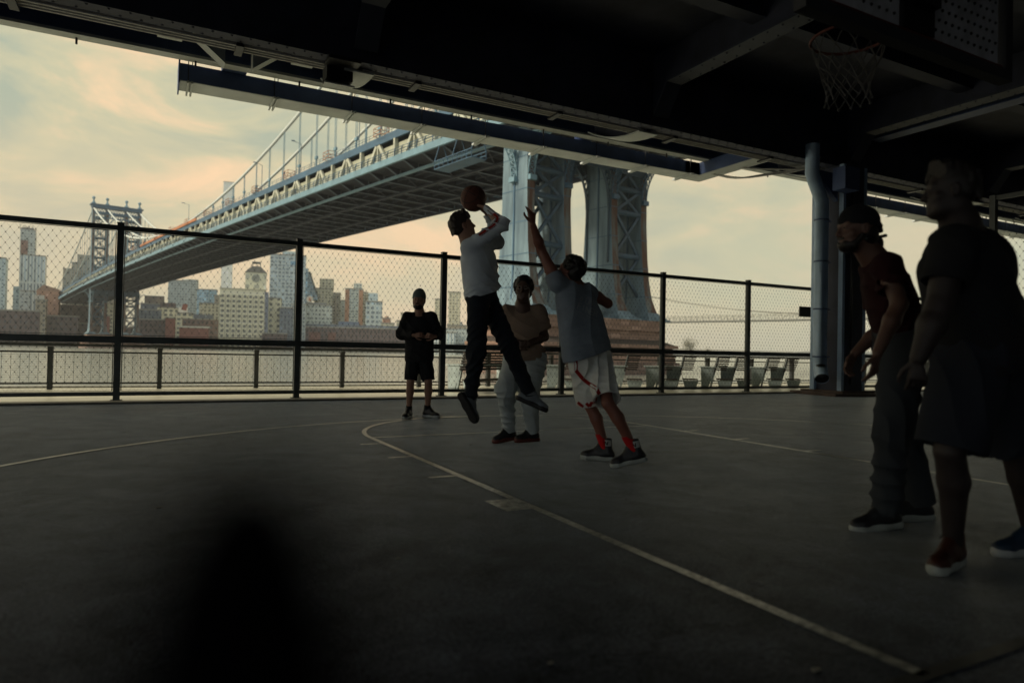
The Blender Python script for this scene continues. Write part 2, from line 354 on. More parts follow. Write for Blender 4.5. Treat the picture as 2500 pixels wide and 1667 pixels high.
# ------------------------------------------------------------ elevated highway overhead
via = empty('elevated_highway', 'dark riveted steel elevated highway roofing the basketball court', 'viaduct')
b = MB(); b.box((-19, -10, 7.4), (75, 14.5, 7.9))
for k in range(-3, 8): pass
b.build('deck_slab', DARKU, via)
b = MB()
for v in np.arange(-9.5, 11, 2.6): b.box((-19, v-0.08, 6.95), (75, v+0.08, 7.39)); b.box((-19, v-0.16, 6.92), (75, v+0.16, 6.948))
b.build('stringer', DARKU, via)
RIV = mat('rivets', (0.02, 0.025, 0.04), 0.6)
b = MB(); b.box((-19, 11.63, 5.90), (75, 11.73, 7.39)); b.box((-19, 11.55, 5.85), (75, 11.82, 5.898))
u = -6.0
while u < 22:
    b.sphere((u, 11.60, 5.85), 0.022, 6, 4); b.sphere((u+.14, 11.77, 5.85), 0.022, 6, 4)
    u += 0.28
b.build('edge_girder', DARKU, via)
for vv, rr, zz in ((11.94, 0.030, 5.86), (12.05, 0.026, 5.86), (12.17, 0.030, 5.87)):
    b = MB(); b.tube([(-19, vv, zz), (75, vv, zz)], rr, 8); b.build('conduit', CONDUIT, via, True)
b = MB()
for u in np.arange(-8, 34, 3.05): b = MB(); b.box((u-.06, 11.83, 5.795), (u+.06, 12.25, 5.83)); b.box((u-.05, 11.83, 5.83), (u+.05, 11.9, 5.98)); b.build('conduit_clamp', BLACK, via)
b = MB(); b.box((-19, 14.03, 6.345), (75, 14.13, 7.39)); b.build('outer_girder', NAVY, via)
b = MB(); b.box((-19, 13.98, 6.29), (75, 14.23, 6.343)); b.build('outer_flange', GREY, via)
b = MB()
for u in np.arange(-7, 32, 1.9): b = MB(); b.tube([(u, 14.15, 6.29), (u, 14.15, 6.18)], 0.02, 6); b.build('drip_nozzle', BLACK, via)
# cross girders with haunched ends, one mesh copied
b = MB()
b.box((-0.05, -10, 6.65), (0.05, 11.0, 7.39)); b.prism([(-0.05, 11.0, 7.39), (-0.05, 11.0, 6.65), (-0.05, 11.61, 6.02), (-0.05, 11.61, 7.39)], (0.1, 0, 0))
pts = []
for i in range(9):
    t_ = i/8; v = 11.8+2.0*t_; z = 5.80+0.02*t_ + 0.50*t_**2.2; pts.append((v, z))
b.prism([(-0.05, v, z) for v, z in pts] + [(-0.05, 13.95, 7.39), (-0.05, 11.8, 7.39)], (0.1, 0, 0))
cg0 = b.build('cross_girder', DARKU, via)
b = MB(); b.box((-0.2, -10, 6.6), (0.2, 11.0, 6.648)); b.prism([(-0.2, 11.001, 6.60), (-0.2, 11.4, 6.0), (-0.2, 11.4, 6.06), (-0.2, 11.001, 6.66)], (0.4, 0, 0))
for v in np.arange(3, 11.0, 0.32):
    for uu in (-0.13, 0.13): b.sphere((uu, v, 6.6), 0.022, 6, 4)
b.build('bottom_flange', GREYD, cg0)
b = MB(); b.prism([(-0.26, v, z-0.03) for v, z in pts] + [(-0.26, v, z+0.0) for v, z in pts[::-1]], (0.52, 0, 0)); cb0 = b.build('curved_flange', GREY, cg0)
us = [-16.1, -9.7, -3.3, 3.1, 9.5, 15.9, 22.3, 28.7, 35.1]
for i, u in enumerate(us):
    o = cg0 if i == 0 else copy_tree(cg0, via)
    o.location = (u, 0, 0)
b = MB(); b.box((16.35, -10, 6.6), (16.75, 11.3, 6.64)); b.box((16.5, -10, 6.641), (16.6, 11.3, 7.39)); b.build('cross_girder', NAVY, via)
# long gutter box hung under the outer girder
def gutter(u0, u1):
    g = MB(); g.box((u0, 14.4, 5.98), (u1, 15.0, 6.30)); o = g.build('gutter', [NAVY], via)
    g = MB(); g.box((u0, 14.41, 5.965), (u1, 14.99, 5.979)); g.build('gutter_tray', GREY, o)
    g = MB(); g.box((u0-0.03, 14.34, 5.90), (u0-0.003, 15.06, 6.36)); g.build('end_plate', NAVY, o)
    k = 0; u = u0+0.12
    while u < u1:
        g = MB(); g.box((u, 14.32, 5.915), (u+.035, 15.1, 5.962)); g.box((u+.07, 14.32, 5.915), (u+.105, 15.1, 5.962)); g.build('clip', GREY, o)
        g = MB(); g.tube([(u+.02, 14.38, 5.93), (u+.02, 14.38, 7.35)], 0.009, 5); g.tube([(u+.09, 14.43, 6.3), (u+.09, 14.2, 7.1)], 0.009, 5); g.build('hanger_rod', BLACK, o)
        u += 1.57
    return o
gutter(0.35, 13.4); gutter(19.4, 42)
b = MB(); b.box((13.4, 12.4, 5.98), (13.95, 15.0, 6.31)); b.box((12.9, 14.4, 5.0+.978), (13.4, 15.0, 6.302)); o = b.build('gutter', NAVY, via)
b = MB(); b.box((13.42, 12.4, 5.963), (13.93, 14.98, 5.978)); b.build('gutter_tray', GREY, o)
b = MB(); b.box((1.08, 14.24, 6.303), (1.52, 14.62, 7.2)); b.build('drain_box', NAVY, via)
b = MB(); b.tube([(9.6, 14.55, 6.303), (9.6, 14.55, 7.2)], 0.22, 14); b.build('drain_box', NAVY, via, True)
for du in (-1, 1):   # pale flared plates beside the drain box
    b = MB(); x0 = 1.3+du*0.24; x1 = 1.3+du*0.78
    b.prism([(x0, 13.5, 6.12), (x1, 13.5, 6.55), (x1, 13.5, 6.75), (x0, 13.5, 6.6)], (0, 0.3, 0)); b.build('flared_plate', GREY, via)
    b = MB(); b.box((1.3+du*1.15-.2, 13.4, 6.42), (1.3+du*1.15+.2, 13.7, 6.55)); b.build('flared_plate', GREY, via)
# loose cables between the gutter and the column
for k, (z0, sag) in enumerate(((6.0, 0.28), (5.9, 0.2), (6.1, 0.1))):
    b = MB(); A = Vector((13.6, 14.2-.3*k, z0)); B = Vector((14.7, 11.5, 5.95-.12*k)); pts = []
    for i in range(13):
        s = i/12; q = A.lerp(B, s); q.z -= sag*4*s*(1-s)*(1+0.15*math.sin(9*s)); pts.append(q)
    b.tube(pts, 0.022, 6); b.build('cable', CONDUIT, via, True)
# small lamp box under the girder
b = MB(); b.box((2.5, 11.5, 5.80), (3.05, 11.88, 5.86)); b.box((2.55, 11.86, 5.6), (3.0, 12.2, 5.84)); o = b.build('junction_box', BLACK, via)
b = MB(); b.prism([(2.52, 11.84, 5.5), (3.03, 11.84, 5.5), (3.0, 12.22, 5.57), (2.56, 12.22, 5.57)], (0, 0, 0.025)); b.build('box_lid', GREY, o)
# riveted column with its drain pipe
colx, coly = 15.72, 11.72
b = MB()
b.box((colx-.36, coly-.44, 0.02), (colx+.36, coly+.44, 5.84)); b.box((colx-.30, coly-.47, 0.02), (colx+.30, coly-.441, 5.83))
c_ = b.build('column', DARKU, via)
for (x0, y0) in ((-.46, -.46), (-.46, .34), (.36, -.46), (.36, .34)):
    b = MB(); b.box((colx+x0, coly+y0, 0.03), (colx+x0+.1, coly+y0+.12, 5.83))
    for z in np.arange(0.4, 5.4, 0.16): b.sphere((colx+x0+.001, coly+y0+.06, z), 0.013, 6, 4)
    b.build('corner_angle', LBLUE, c_)
b = MB(); b.box((colx-1.0, coly-.9, 5.05), (colx-.46, coly-.55, 5.6)); b.prism([(colx-1.3, coly-.3, 5.6), (colx-.46, coly-.3, 4.9), (colx-.46, coly-.3, 5.6)], (0, .12, 0)); b.build('gusset_plate', NAVY, c_)
b = MB(); b.prism([(colx-.9+.0*k, coly-.9, 0.0) if False else (colx+x, coly+y, 0.0) for k, (x, y) in enumerate([(-1.05, -.75), (-.2, -.95), (.8, -.9), (1.05, .1), (.8, .8), (-.8, .8)])], (0, 0, 0.07)); b.box((colx-.62, coly-.62, 0.071), (colx+.62, coly+.62, 0.12))
b.build('footing', mat('rusty_footing', (0.17, 0.12, 0.10), 0.85, nscale=3, namt=0.5, bump=0.4, bscale=12), c_)
b = MB(); px_, py_ = 14.92, 11.62
b.tube([(14.33, 11.45, 6.2), (14.33, 11.45, 5.48), (14.39, 11.465, 5.40), (14.84, 11.60, 4.99), (px_, py_, 4.9), (px_, py_, 0.75), (14.89, 11.58, 0.66), (14.70, 11.38, 0.42)], 0.165, 20, cap=False)
pp = b.build('drain_pipe', LBLUE, c_, True)
b = MB(); b.tube([(14.89, 11.58, 0.68), (14.705, 11.385, 0.425)], 0.155, 20); b.build('pipe_mouth', BLACK, pp, True)
for z in (0.95, 2.15, 3.35, 4.4):
    b = MB(); b.tube([(px_, py_, z), (px_, py_, z+.035)], 0.178, 20); b.beam((px_+.15, py_, z+.017), (colx-.46, coly-.1, z+.017), .05, .03); b.build('pipe_strap', NAVY, pp)
b = MB(); b.tube([(colx-.2, coly-.52, 0.3), (colx-.2, coly-.52, 5.6)], 0.035, 8); b.build('conduit', BLACK, c_, True)

# unseen wall added behind the camera to block light, open on the left
b = MB(); b.box((-4, -11.6, 0.0), (75, -11.0, 7.39)); b.box((-19, -11.6, 4.3), (-4.001, -11.0, 7.38)); b.box((-19.6, -11.6, 5.6), (-19.01, 11.4, 7.38))
for u in np.arange(-3, 75, 6.4): b.box((u-.3, -10.99, 0.0), (u+.3, -10.6, 7.38))
tag(b.build('wall', mat('light_block_wall', (0.05, 0.05, 0.055), 0.9)), 'unseen wall with pilasters added behind the court to block light', 'wall')

# ------------------------------------------------------------ court fence
def diamonds(b, org, du, dv, W, H, pw, ph, r=0.0011, knot=0.0058):
    """cable mesh made of zig-zag ropes in the plane org + x*du + z*dv"""
    org = Vector(org); du = Vector(du); dv = Vector(dv); nrm = du.cross(dv).normalized()
    def rod(a, c):
        d = (c-a).normalized(); s = d.cross(nrm)*r; nn = nrm*r
        b.add([a+s, a-s*.5+nn*.87, a-s*.5-nn*.87, c+s, c-s*.5+nn*.87, c-s*.5-nn*.87], [(0,1,4,3),(1,2,5,4),(2,0,3,5)])
    nc = int(round(W/pw)); nr = int(round(H/(ph/2))); pw = W/nc; hh = H/nr
    for i in range(nc):
        for j in range(nr):
            x0 = (i+(0.5 if j % 2 else 0))*pw; xc = x0; z0 = j*hh; z1 = z0+hh
            a = org+du*min(max(xc, 0), W)+dv*z0
            for dx in (-0.5, 0.5):
                xe = xc+dx*pw
                if xe < -1e-6 or xe > W+1e-6: continue
                c = org+du*xe+dv*z1; rod(a, c)
            if j > 0 and xc > 0.01:
                s = du*knot; q = dv*knot*1.5; nn = nrm*knot
                b.add([a-s-q-nn, a+s-q-nn, a+s+q-nn, a-s+q-nn, a-s-q+nn, a+s-q+nn, a+s+q+nn, a-s+q+nn], [(3,2,1,0),(4,5,6,7),(0,1,5,4),(1,2,6,5),(2,3,7,6),(3,0,4,7)])
FH = 2.93; FV = 13.03; SP = 2.878; FU0 = -0.50
fence = empty('fence', 'tall dark metal fence with diamond cable mesh between court and river', 'fence', (0, FV, 0))
def lb(lo, hi): 
    q = MB(); q.box(lo, hi); return q
post0 = lb((-.05, -.05, 0), (.05, .05, FH)); post0.box((-.085, -.085, 0), (.085, .085, .02)); post0.box((-.055, -.055, FH), (.055, .055, FH+.02)); post0 = post0.build('post', FENCEM, fence)
r0_ = MB(); W_ = SP-.1
r0_.box((.05, -.03, FH-.11), (SP-.05, .03, FH-.03)); top0 = r0_.build('top_rail', FENCEM, fence)
mid0 = lb((.05, -.045, .955), (SP-.05, .045, 1.065)).build('middle_rail', FENCEM, fence)
bot0 = lb((.05, -.03, .085), (SP-.05, .03, .15)).build('bottom_rail', FENCEM, fence)
q = MB(); diamonds(q, (.06, 0, 1.07), (1, 0, 0), (0, 0, 1), SP-.12, FH-1.19, .112, .166); me1 = q.build('mesh_panel', WIRE, fence)
q = MB(); diamonds(q, (.06, 0, .155), (1, 0, 0), (0, 0, 1), SP-.12, .795, .112, .166); me2 = q.build('mesh_panel', WIRE, fence)
tr = MB()
for xx in (.065, SP-.065): tr.tube([(xx, -.02, .16), (xx, -.02, FH-.12)], .008, 5)
for zz in (1.085, FH-.125, .94, .165): tr.tube([(.06, -.02, zz), (SP-.06, -.02, zz)], .005, 5)
tr0 = tr.build('tension_rod', FENCEM, fence)
for i in range(-4, 10):
    for o in (post0, top0, mid0, bot0, me1, me2, tr0):
        c = o if i == -4 else o.copy()
        if i != -4: scene.collection.objects.link(c); c.parent = fence
        c.location = (FU0+SP*i, 0, 0)
c = post0.copy(); scene.collection.objects.link(c); c.parent = fence; c.location = (FU0+SP*10, 0, 0)
# fence closing the right side of the court
f2 = empty('fence', 'fence with diamond mesh at the far right behind the large dark player', 'fence', (13.7, 0, 0))
for v in (-3.2, 0.2, 3.6, 7.0): lb((-.05, v-.05, 0), (.05, v+.05, 4.0)).build('post', FENCEM, f2)
for z in (.12, 1.95, 3.95): lb((-.03, -3.15, z-.04), (.03, 6.95, z+.04)).build('rail', FENCEM, f2)
q = MB(); diamonds(q, (0, -3.1, .2), (0, 1, 0), (0, 0, 1), 10.0, 3.7, .112, .166); q.build('mesh_panel', WIRE, f2)
b = MB(); b.box((15.72, 12.9, 2.06), (16.3, 12.93, 2.34)); tag(b.build('sign', BLACK), 'small black square sign fixed to the fence beside the drain pipe', 'sign')

# ------------------------------------------------------------ waterfront railing
RV = 16.5
rail = empty('railing', 'low steel railing with wire grid along the river edge', 'railing', (0, RV, 0))
rs = 1.96
k = -5
for k in range(-6, 22):
    x = -1.80+rs*k
    q = MB(); q.prism([(x-.045, -.05, 0), (x+.045, -.05, 0), (x+.045, .08, 0), (x-.045, .08, 0)], (0, 0, .86)); q.box((x-.05, -.06, .80), (x+.05, .1, .862)); q.build('post', RAILM, rail)
q = MB(); q.box((-14, -.07, .872), (42, .09, .925)); q.build('handrail', RAILM, rail)
for z in (.10, .735): lb((-14, -.02, z), (42, .02, z+.035)).build('rail', RAILM, rail)
q = MB()
for z in np.arange(.15, .73, .045): q.tube([(-14, 0, z), (42, 0, z)], .0022, 4)
x = -14
while x < 42: q.tube([(x, 0, .13), (x, 0, .735)], .003, 4); x += .15
q.build('wire_grid', WIRE, rail)

# ------------------------------------------------------------ benches
bl = ['widest bench, slatted, beside the fence post left of the jumping player', 'bench seen between the jumper and the defender', 'bench just right of the defender in white shorts',
      'left bench of the pair before the stone pier', 'right bench of the pair before the stone pier', 'first bench right of the stone pier', 'second bench right of the stone pier',
      'third bench right of the stone pier', 'bench nearest the drain pipe']
def end_seat(group, BL=.42):
    """seat seen end-on: the boards run away from the viewer (along Y)"""
    t = empty('bench', 'bench', 'bench', group=group)
    for sy in ((0.0, BL) if BL > 1 else (0.0,)):
        q = MB(); q.prism([(-.02, sy, .60), (.40, sy, .60), (.17, sy, .02), (-.0, sy, .02)], (0, .05, 0)); q.build('end_panel', BENCHM, t)
        q = MB(); q.beam((.52, sy+.025, .02), (.52, sy+.025, .26), .34, .24, up=(1, 0, 0)) if False else q.prism([(.42, sy, .26), (.82, sy, .26), (.74, sy, .02), (.48, sy, .02)], (0, .05, 0)); q.build('leg', BENCHM, t)
        q = MB(); q.beam((.24, sy+.025, .03), (.44, sy+.025, .88), .05, .05, up=(1, 0, 0)); q.build('back_support', BENCHM, t)
    q = MB()
    for i in range(7):
        z = .52+.062*i; x = .36+.016*i; q.beam((x, -.03, z), (x, BL+.08, z), .04, .05); 
    for i in range(6):
        pass
    q.build('backrest', SLAT, t)
    q = MB()
    for i in range(5): q.beam((.45+.08*i, -.03, .29), (.45+.08*i, BL+.08, .29), .03, .06, up=(1, 0, 0))
    q.build('seat', SLAT, t)
    q = MB(); q.prism([(-.06, -.03, .605), (.44, -.03, .605), (.44, -.03, .63), (-.06, -.03, .63)], (0, BL+.1, 0)); q.build('armrest', BENCHM, t)
    q = MB()
    for i in range(7):
        z = .55+.055*i; q.beam((.38+.016*i, -.012, z), (.66+.016*i, -.012, z), .03, .034)
    q.build('slat_end', SLAT, t)
    return t
proto = end_seat('slatted benches along the promenade')
for i, (px, z) in enumerate([(1096, 0), (1338, 0), (1492, 0), (1580, 0), (1630, 0), (1714, 0), (1762, 0), (1838, 0), (1884, 0)]):
    o = end_seat('slatted benches along the promenade', 1.9) if i == 0 else (proto if i == 1 else copy_tree(proto))
    # place the near end on the line v = 14.3
    tt = (px-1250)/FPX; zz = 14.3/(-.4664*tt+.8846); uu = (.8846*tt+.4664)*zz
    o.location = (uu, 14.3, 0); o.rotation_euler = (0, 0, R([-62, -30, -35, -37, -38, -40, -41, -43, -44][i])); o['label'] = bl[i]

# ------------------------------------------------------------ basketball hoop
hoop = empty('basketball_hoop', 'basketball hoop with white backboard and string net hanging from the ceiling', 'basketball hoop', (3.92, 2.45, 0))
HW = mat('backboard_white', (0.60, 0.62, 0.68), 0.6, nscale=6, namt=0.4)
RED = mat('rim_red', (0.12, 0.02, 0.012), 0.6); REDP = mat('backboard_red', (0.10, 0.012, 0.012), 0.6)
q = MB(); q.box((-.88, -.012, 2.86), (-.15, .012, 3.85)); q.box((.15, -.012, 2.86), (.88, .012, 3.85)); q.box((-.149, -.012, 3.35), (.149, .012, 3.85)); q.cur = 1
for sx in (-1, 1):
    for i in range(10):
        for j in range(14):
            q.sphere((sx*(.20+.068*i+(.034 if j % 2 else 0)), -.013, 2.93+.066*j), .011, 6, 4)
bbd = q.build('backboard', [HW, BLACK], hoop)
q = MB(); q.box((-.149, -.04, 2.86), (.149, -.014, 3.6)); q.build('mount_plate', BLACK, hoop)
q = MB(); q.box((-.90, -.03, 2.835), (.90, .02, 2.858)); q.build('red_border', REDP, bbd)
q = MB(); q.box((-.98, -.05, 2.76), (.98, .03, 2.83)); q.box((-.98, -.05, 2.831), (-.905, .03, 3.9)); q.box((.905, -.05, 2.831), (.98, .03, 3.9)); q.box((-.904, -.05, 3.86), (.904, .03, 3.9)); q.build('frame', mat('frame_dark', (.035, .038, .045), .6), hoop)
q = MB(); q.beam((0, -.06, 3.0), (0, -.06, 3.8), .22, .08, up=(0, 1, 0)); q.beam((0, -.1, 3.15), (0, -1.7, 4.6), .12, .12); q.beam((0, -.1, 3.7), (0, -1.7, 5.2), .1, .1); q.beam((0, -1.7, 4.4), (0, -1.7, 7.38), .16, .16)
q.beam((-.6, -.1, 3.5), (-.3, -1.7, 4.9), .07, .07); q.beam((.6, -.1, 3.5), (.3, -1.7, 4.9), .07, .07); q.build('support_arm', BLACK, hoop)
rc = Vector((0.0, .42, 3.0)); RR_ = .228
q = MB(); q.tube([rc+Vector((RR_*math.cos(a), RR_*math.sin(a), 0)) for a in np.linspace(0, 2*math.pi, 37)], .010, 8, cap=False)
q.beam((-.12, .02, 2.99), (-.1, .22, 2.99), .02, .02); q.beam((.12, .02, 2.99), (.1, .22, 2.99), .02, .02); q.box((-.14, .013, 2.9), (.14, .03, 3.06)); q.build('rim', RED, hoop, True)
q = MB(); NS = 12
def netp(a, lv):
    rad = [.222, .205, .178, .150, .132, .128, .136][lv]; z = [0, -.10, -.175, -.24, -.30, -.355, -.41][lv]
    return rc + Vector((rad*math.cos(a)+.006*math.sin(5*a+lv*2), rad*math.sin(a)+.006*math.cos(4*a+lv), z-0.008*math.sin(7*a+lv)))
for lv in range(6):
    for i in range(NS):
        a0 = 2*math.pi*(i+(.5 if lv % 2 else 0))/NS
        for da in (-.5, .5):
            a1 = a0+2*math.pi*da/NS; A = netp(a0, lv); B = netp(a1, lv+1); m = (A+B)/2 + (A-B).cross(UP)*0.05; q.tube([A, m, B], .0035, 5)
for i in range(NS): q.sphere(netp(2*math.pi*i/NS, 6), .009, 6, 4)
q.build('net', mat('net_cord', (0.10, 0.10, 0.10), 0.8), hoop)


# ------------------------------------------------------------ suspension bridge
BR_PANEL = mat('bridge_panel', (.44, .44, .31), .7, nscale=.3, namt=.3); BR_CABLE = mat('cable_pale', (.66, .70, .64), .6)
BD = (-.6327, .7744); BT = (.7744, .6327); BP = (.55, 110.6)
def BW(s, t, z): return CW(BP[0]+BD[0]*s+BT[0]*t, BP[1]+BD[1]*s+BT[1]*t, z)
def interp(x, xs, ys): return float(np.interp(x, xs, ys))
def zb(s): return interp(s, [-150, -60, 14, 31, 90, 153, 230, 308, 380, 460, 560, 660], [32.8, 35.6, 37.5, 37.8, 38.6, 39.3, 39.9, 40.1, 39.8, 39.2, 37.5, 35.4])
bridge = empty('suspension_bridge', 'blue steel suspension bridge crossing the river on two lattice towers', 'bridge', CW(BP[0], BP[1], 0))
borg = bridge.location.copy()
class BB(MB):
    def build(s, name, m, parent=None, smooth=False):
        par = parent or bridge
        s.v = [tuple(Vector(v)-borg) for v in s.v]
        return MB.build(s, name, m, par, smooth)
S0, S1 = -140, 640
SS = list(np.arange(S0, S1+1, 10.0))
def strip3(b, t0, t1, z0, z1, zf=zb, ss=SS):
    vs = []; fs = []
    for s in ss:
        z = zf(s); vs += [BW(s, t0, z+z0), BW(s, t1, z+z0), BW(s, t1, z+z1), BW(s, t0, z+z1)]
    for i in range(len(ss)-1):
        for k in range(4): fs.append((4*i+k, 4*i+(k+1) % 4, 4*i+4+(k+1) % 4, 4*i+4+k))
    fs += [(3,2,1,0), tuple(4*(len(ss)-1)+k for k in range(4))]
    b.add(vs, fs)
TT = [0, 8.0, 19.5, 27.5]
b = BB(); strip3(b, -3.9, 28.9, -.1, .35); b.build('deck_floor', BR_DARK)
b = BB(); strip3(b, 30.4, 31.4, -.1, .3); b.build('walkway', BR_BLUE)
for t_, sg in ((-4.0, -1), (31.5, 1)):
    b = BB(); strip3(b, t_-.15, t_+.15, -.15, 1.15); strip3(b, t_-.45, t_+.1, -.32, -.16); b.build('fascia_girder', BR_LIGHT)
    b = BB()
    for z in (1.5, 2.0, 2.5): strip3(b, t_-.05, t_+.05, z, z+.09)
    s = S0
    while s < S1:
        z = zb(s); b.beam(BW(s, t_-.16, z+1.0), BW(s, t_-.16, z+2.1), .16, .16); b.beam(BW(s, t_-.16, z+2.1), BW(s, t_+.15, z+2.75), .14, .14); s += 2.8
    b.build('railing', BR_BLUE)
PAN = 5.6
for k, t_ in enumerate(TT):
    b = BB(); tt = t_-.6 if k == 0 else t_
    strip3(b, tt-.3, tt+.3, 6.6, 7.4); 
    b.build('upper_chord', BR_BLUE)
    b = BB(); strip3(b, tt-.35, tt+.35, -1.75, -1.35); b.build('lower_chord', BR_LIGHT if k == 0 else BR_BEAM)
    b = BB(); i = 0; s = S0
    while s < S1-2*PAN:
        z0 = zb(s)+.4; z1 = zb(s+PAN)+6.5
        # A shape: two diagonals meeting at the top, then a plain post
        b.beam(BW(s, tt, z0), BW(s+PAN*.9, tt, z1), .55, .75, up=(0, 0, 1)); b.beam(BW(s+PAN*1.1, tt, z1), BW(s+2*PAN, tt, z0), .55, .75)
        b.beam(BW(s+PAN, tt, z0), BW(s+PAN, tt, z1), .4, .4, up=BW(1, 0, 0)-BW(0, 0, 0))
        s += 2*PAN
        b.beam(BW(s+PAN*.35, tt, zb(s)+.3), BW(s+PAN*.35, tt, zb(s)+6.6), .8, .6, up=BW(1, 0, 0)-BW(0, 0, 0))
        s += PAN*.7
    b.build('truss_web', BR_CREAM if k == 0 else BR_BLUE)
# lower roadway wall and pipes seen through the near truss
b = BB(); strip3(b, -.15, -.05, .36, 5.7); b.build('roadway_screen', BR_PANEL)
b = BB()
for z in (1.2, 2.2, 3.3, 4.3): strip3(b, -.32, -.2, z, z+.14)
b.build('guard_rail', BR_CREAM)
for ta, tb in ((-.2, 9.0), (18.5, 28.2)):
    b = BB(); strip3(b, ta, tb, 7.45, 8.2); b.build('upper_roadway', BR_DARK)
    b = BB(); strip3(b, ta-.35, ta-.22, 7.2, 8.4); 
    s = S0
    while s < S1: b.beam(BW(s, ta-.3, zb(s)+8.3), BW(s, ta-.3, zb(s)+9.5), .07, .07); s += 3.3
    strip3(b, ta-.33, ta-.27, 8.9, 8.98); strip3(b, ta-.33, ta-.27, 9.45, 9.53)
    b.build('upper_parapet', BR_BLUE)
# floor beams with curved cantilever brackets, one mesh copied along the span
def fb_mesh():
    b = MB(); e1 = CW(*BT); d = CW(*BD)
    def q(t, z): return e1*t+UP*z
    b.beam(q(0, -.75), q(27.5, -.75), .12, 1.1)
    b.cur = 1; b.beam(q(0, -1.36), q(27.5, -1.36), .5, .09); b.cur = 0
    for sg, ts in ((-1, 0.0), (1, 27.5)):
        lo = []
        for i in range(9):
            x = i/8; lo.append(q(ts+sg*(.3+3.5*x), -1.5+1.35*(x**2*(3-2*x))))
        b.prism([p-d*.06 for p in lo]+[q(ts+sg*3.8, -.05)-d*.06, q(ts+sg*.3, -.05)-d*.06], d*.12)
        b.cur = 1
        for i in range(8): b.beam(lo[i], lo[i+1], .5, .14)
        b.cur = 0
    return b
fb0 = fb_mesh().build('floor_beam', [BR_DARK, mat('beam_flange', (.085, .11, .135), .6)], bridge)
s = -60; first = True
while s < 600:
    o = fb0 if first else fb0.copy()
    if not first: scene.collection.objects.link(o); o.parent = bridge
    first = False; p = BW(s, 0, zb(s)); o.location = p-borg; s += 7.0
b = BB()
for t_ in (3, 5.5, 11, 13.75, 16.5, 22, 24.8): strip3(b, t_-.12, t_+.12, -.9, -.1)
s = -60
while s < 600:
    b.beam(BW(s, 1, zb(s)-1.2), BW(s+7, 8, zb(s+7)-1.2), .18, .12); b.beam(BW(s, 27, zb(s)-1.2), BW(s+7, 19.5, zb(s+7)-1.2), .18, .12)
    b.beam(BW(s, 8, zb(s)-1.2), BW(s+7, 19.5, zb(s+7)-1.2), .18, .12); s += 14
b.build('stringer', BR_BEAM)
# main cables and suspenders
def zc(s):
    if s < 0: return interp(s, [-221, 0], [45, 92])
    if s <= 448: return 49.0+43*((s-224)/224)**2
    x = (s-448)/221; return 92-47*x-12*x*(1-x)*1.2
for k, t_ in enumerate(TT):
    b = BB(); b.tube([BW(s, t_, zc(s)) for s in list(range(-221, 0, 30))+list(range(0, 449, 14))+list(range(460, 670, 15))],   .42, 10); b.build('main_cable', BR_CABLE, None, True)
    b = BB(); b.tube([BW(s, t_+.5, zc(s)+1.1) for s in range(0, 449, 14)], .05, 4); b.build('hand_line', BR_BLUE)
nsus = 0; rest = BB()
for k, t_ in enumerate(TT):
    s = 14.0
    while s < 640:
        if abs(s-448) < 8: s += 11.2; continue
        z0 = zb(s)+7.4; z1 = zc(s)
        if z1 > z0+.5:
            own = k < 2 and s < 330 and nsus < 96
            b = BB() if own else rest
            for ds in (-.35, .35): b.tube([BW(s+ds, t_, z0), BW(s+ds, t_, z1)], .085, 5)
            if z1-z0 > 4: b.beam(BW(s-.6, t_, z0+3.3), BW(s+.6, t_, z0+3.3), .5, .7); b.beam(BW(s, t_, z0), BW(s, t_, z0+3), .3, .3)
            if own: b.build('suspender', BR_LIGHT); nsus += 1
        s += 11.2
o = rest.build('suspender', BR_LIGHT); struct(o, 'stuff')
# scaffolds, street lamps on top of the near edge
for s in np.arange(46, 330, 26.0):
    b = BB(); z = zb(s)+8.3
    for ds in (-1.6, 1.6):
        for dt in (-1.5, .5):
            b.beam(BW(s+ds, dt, z), BW(s+ds, dt, z+1.9), .1, .1)
    for zz in (.2, 1.0, 1.85):
        for dt in (-1.5, .5): b.beam(BW(s-1.6, dt, z+zz), BW(s+1.6, dt, z+zz), .1, .1)
        for ds in (-1.6, 1.6): b.beam(BW(s+ds, -1.5, z+zz), BW(s+ds, .5, z+zz), .1, .1)
    b.build('scaffold', ORANGE)
b = BB(); strip3(b, -.9, -.6, 8.3, 9.3, ss=list(np.arange(190, 300, 10.0))); b.build('orange_barrier', ORANGE)
for s in (58, 92, 122, 205):
    b = BB(); z = zb(s)+8; b.tube([BW(s, .3, z), BW(s, .3, z+8.5), BW(s, -1.9, z+9.0)], .09, 6); b.tube([BW(s, -2.4, z+9.0), BW(s, -1.5, z+9.0)], .16, 6); b.build('street_lamp', BR_BLUE)
# traveller platform under the deck beside the near tower
b = BB(); z = zb(12)
for i in range(9):
    s = 6+i*1.4; b.beam(BW(s, -5.2, z-4.6), BW(s, -5.2, z-3.2), .1, .1); b.beam(BW(s, -2.2, z-4.6), BW(s, -2.2, z-3.2), .1, .1)
for zz in (-4.6, -3.9, -3.2):
    for t_ in (-5.2, -2.2): b.beam(BW(6, t_, z+zz), BW(17.2, t_, z+zz), .12, .12)
for s in (6, 11.6, 17.2):
    b.beam(BW(s, -5.2, z-3.2), BW(s, -4.2, z), .14, .14); b.beam(BW(s, -2.2, z-3.2), BW(s, -3.4, z), .14, .14); b.beam(BW(s, -5.2, z-4.6), BW(s, -2.2, z-4.6), .14, .14)
b.beam(BW(6, -3.7, z-4.62), BW(17.2, -3.7, z-4.62), 2.8, .06)
b.build('inspection_platform', BR_BLUE)

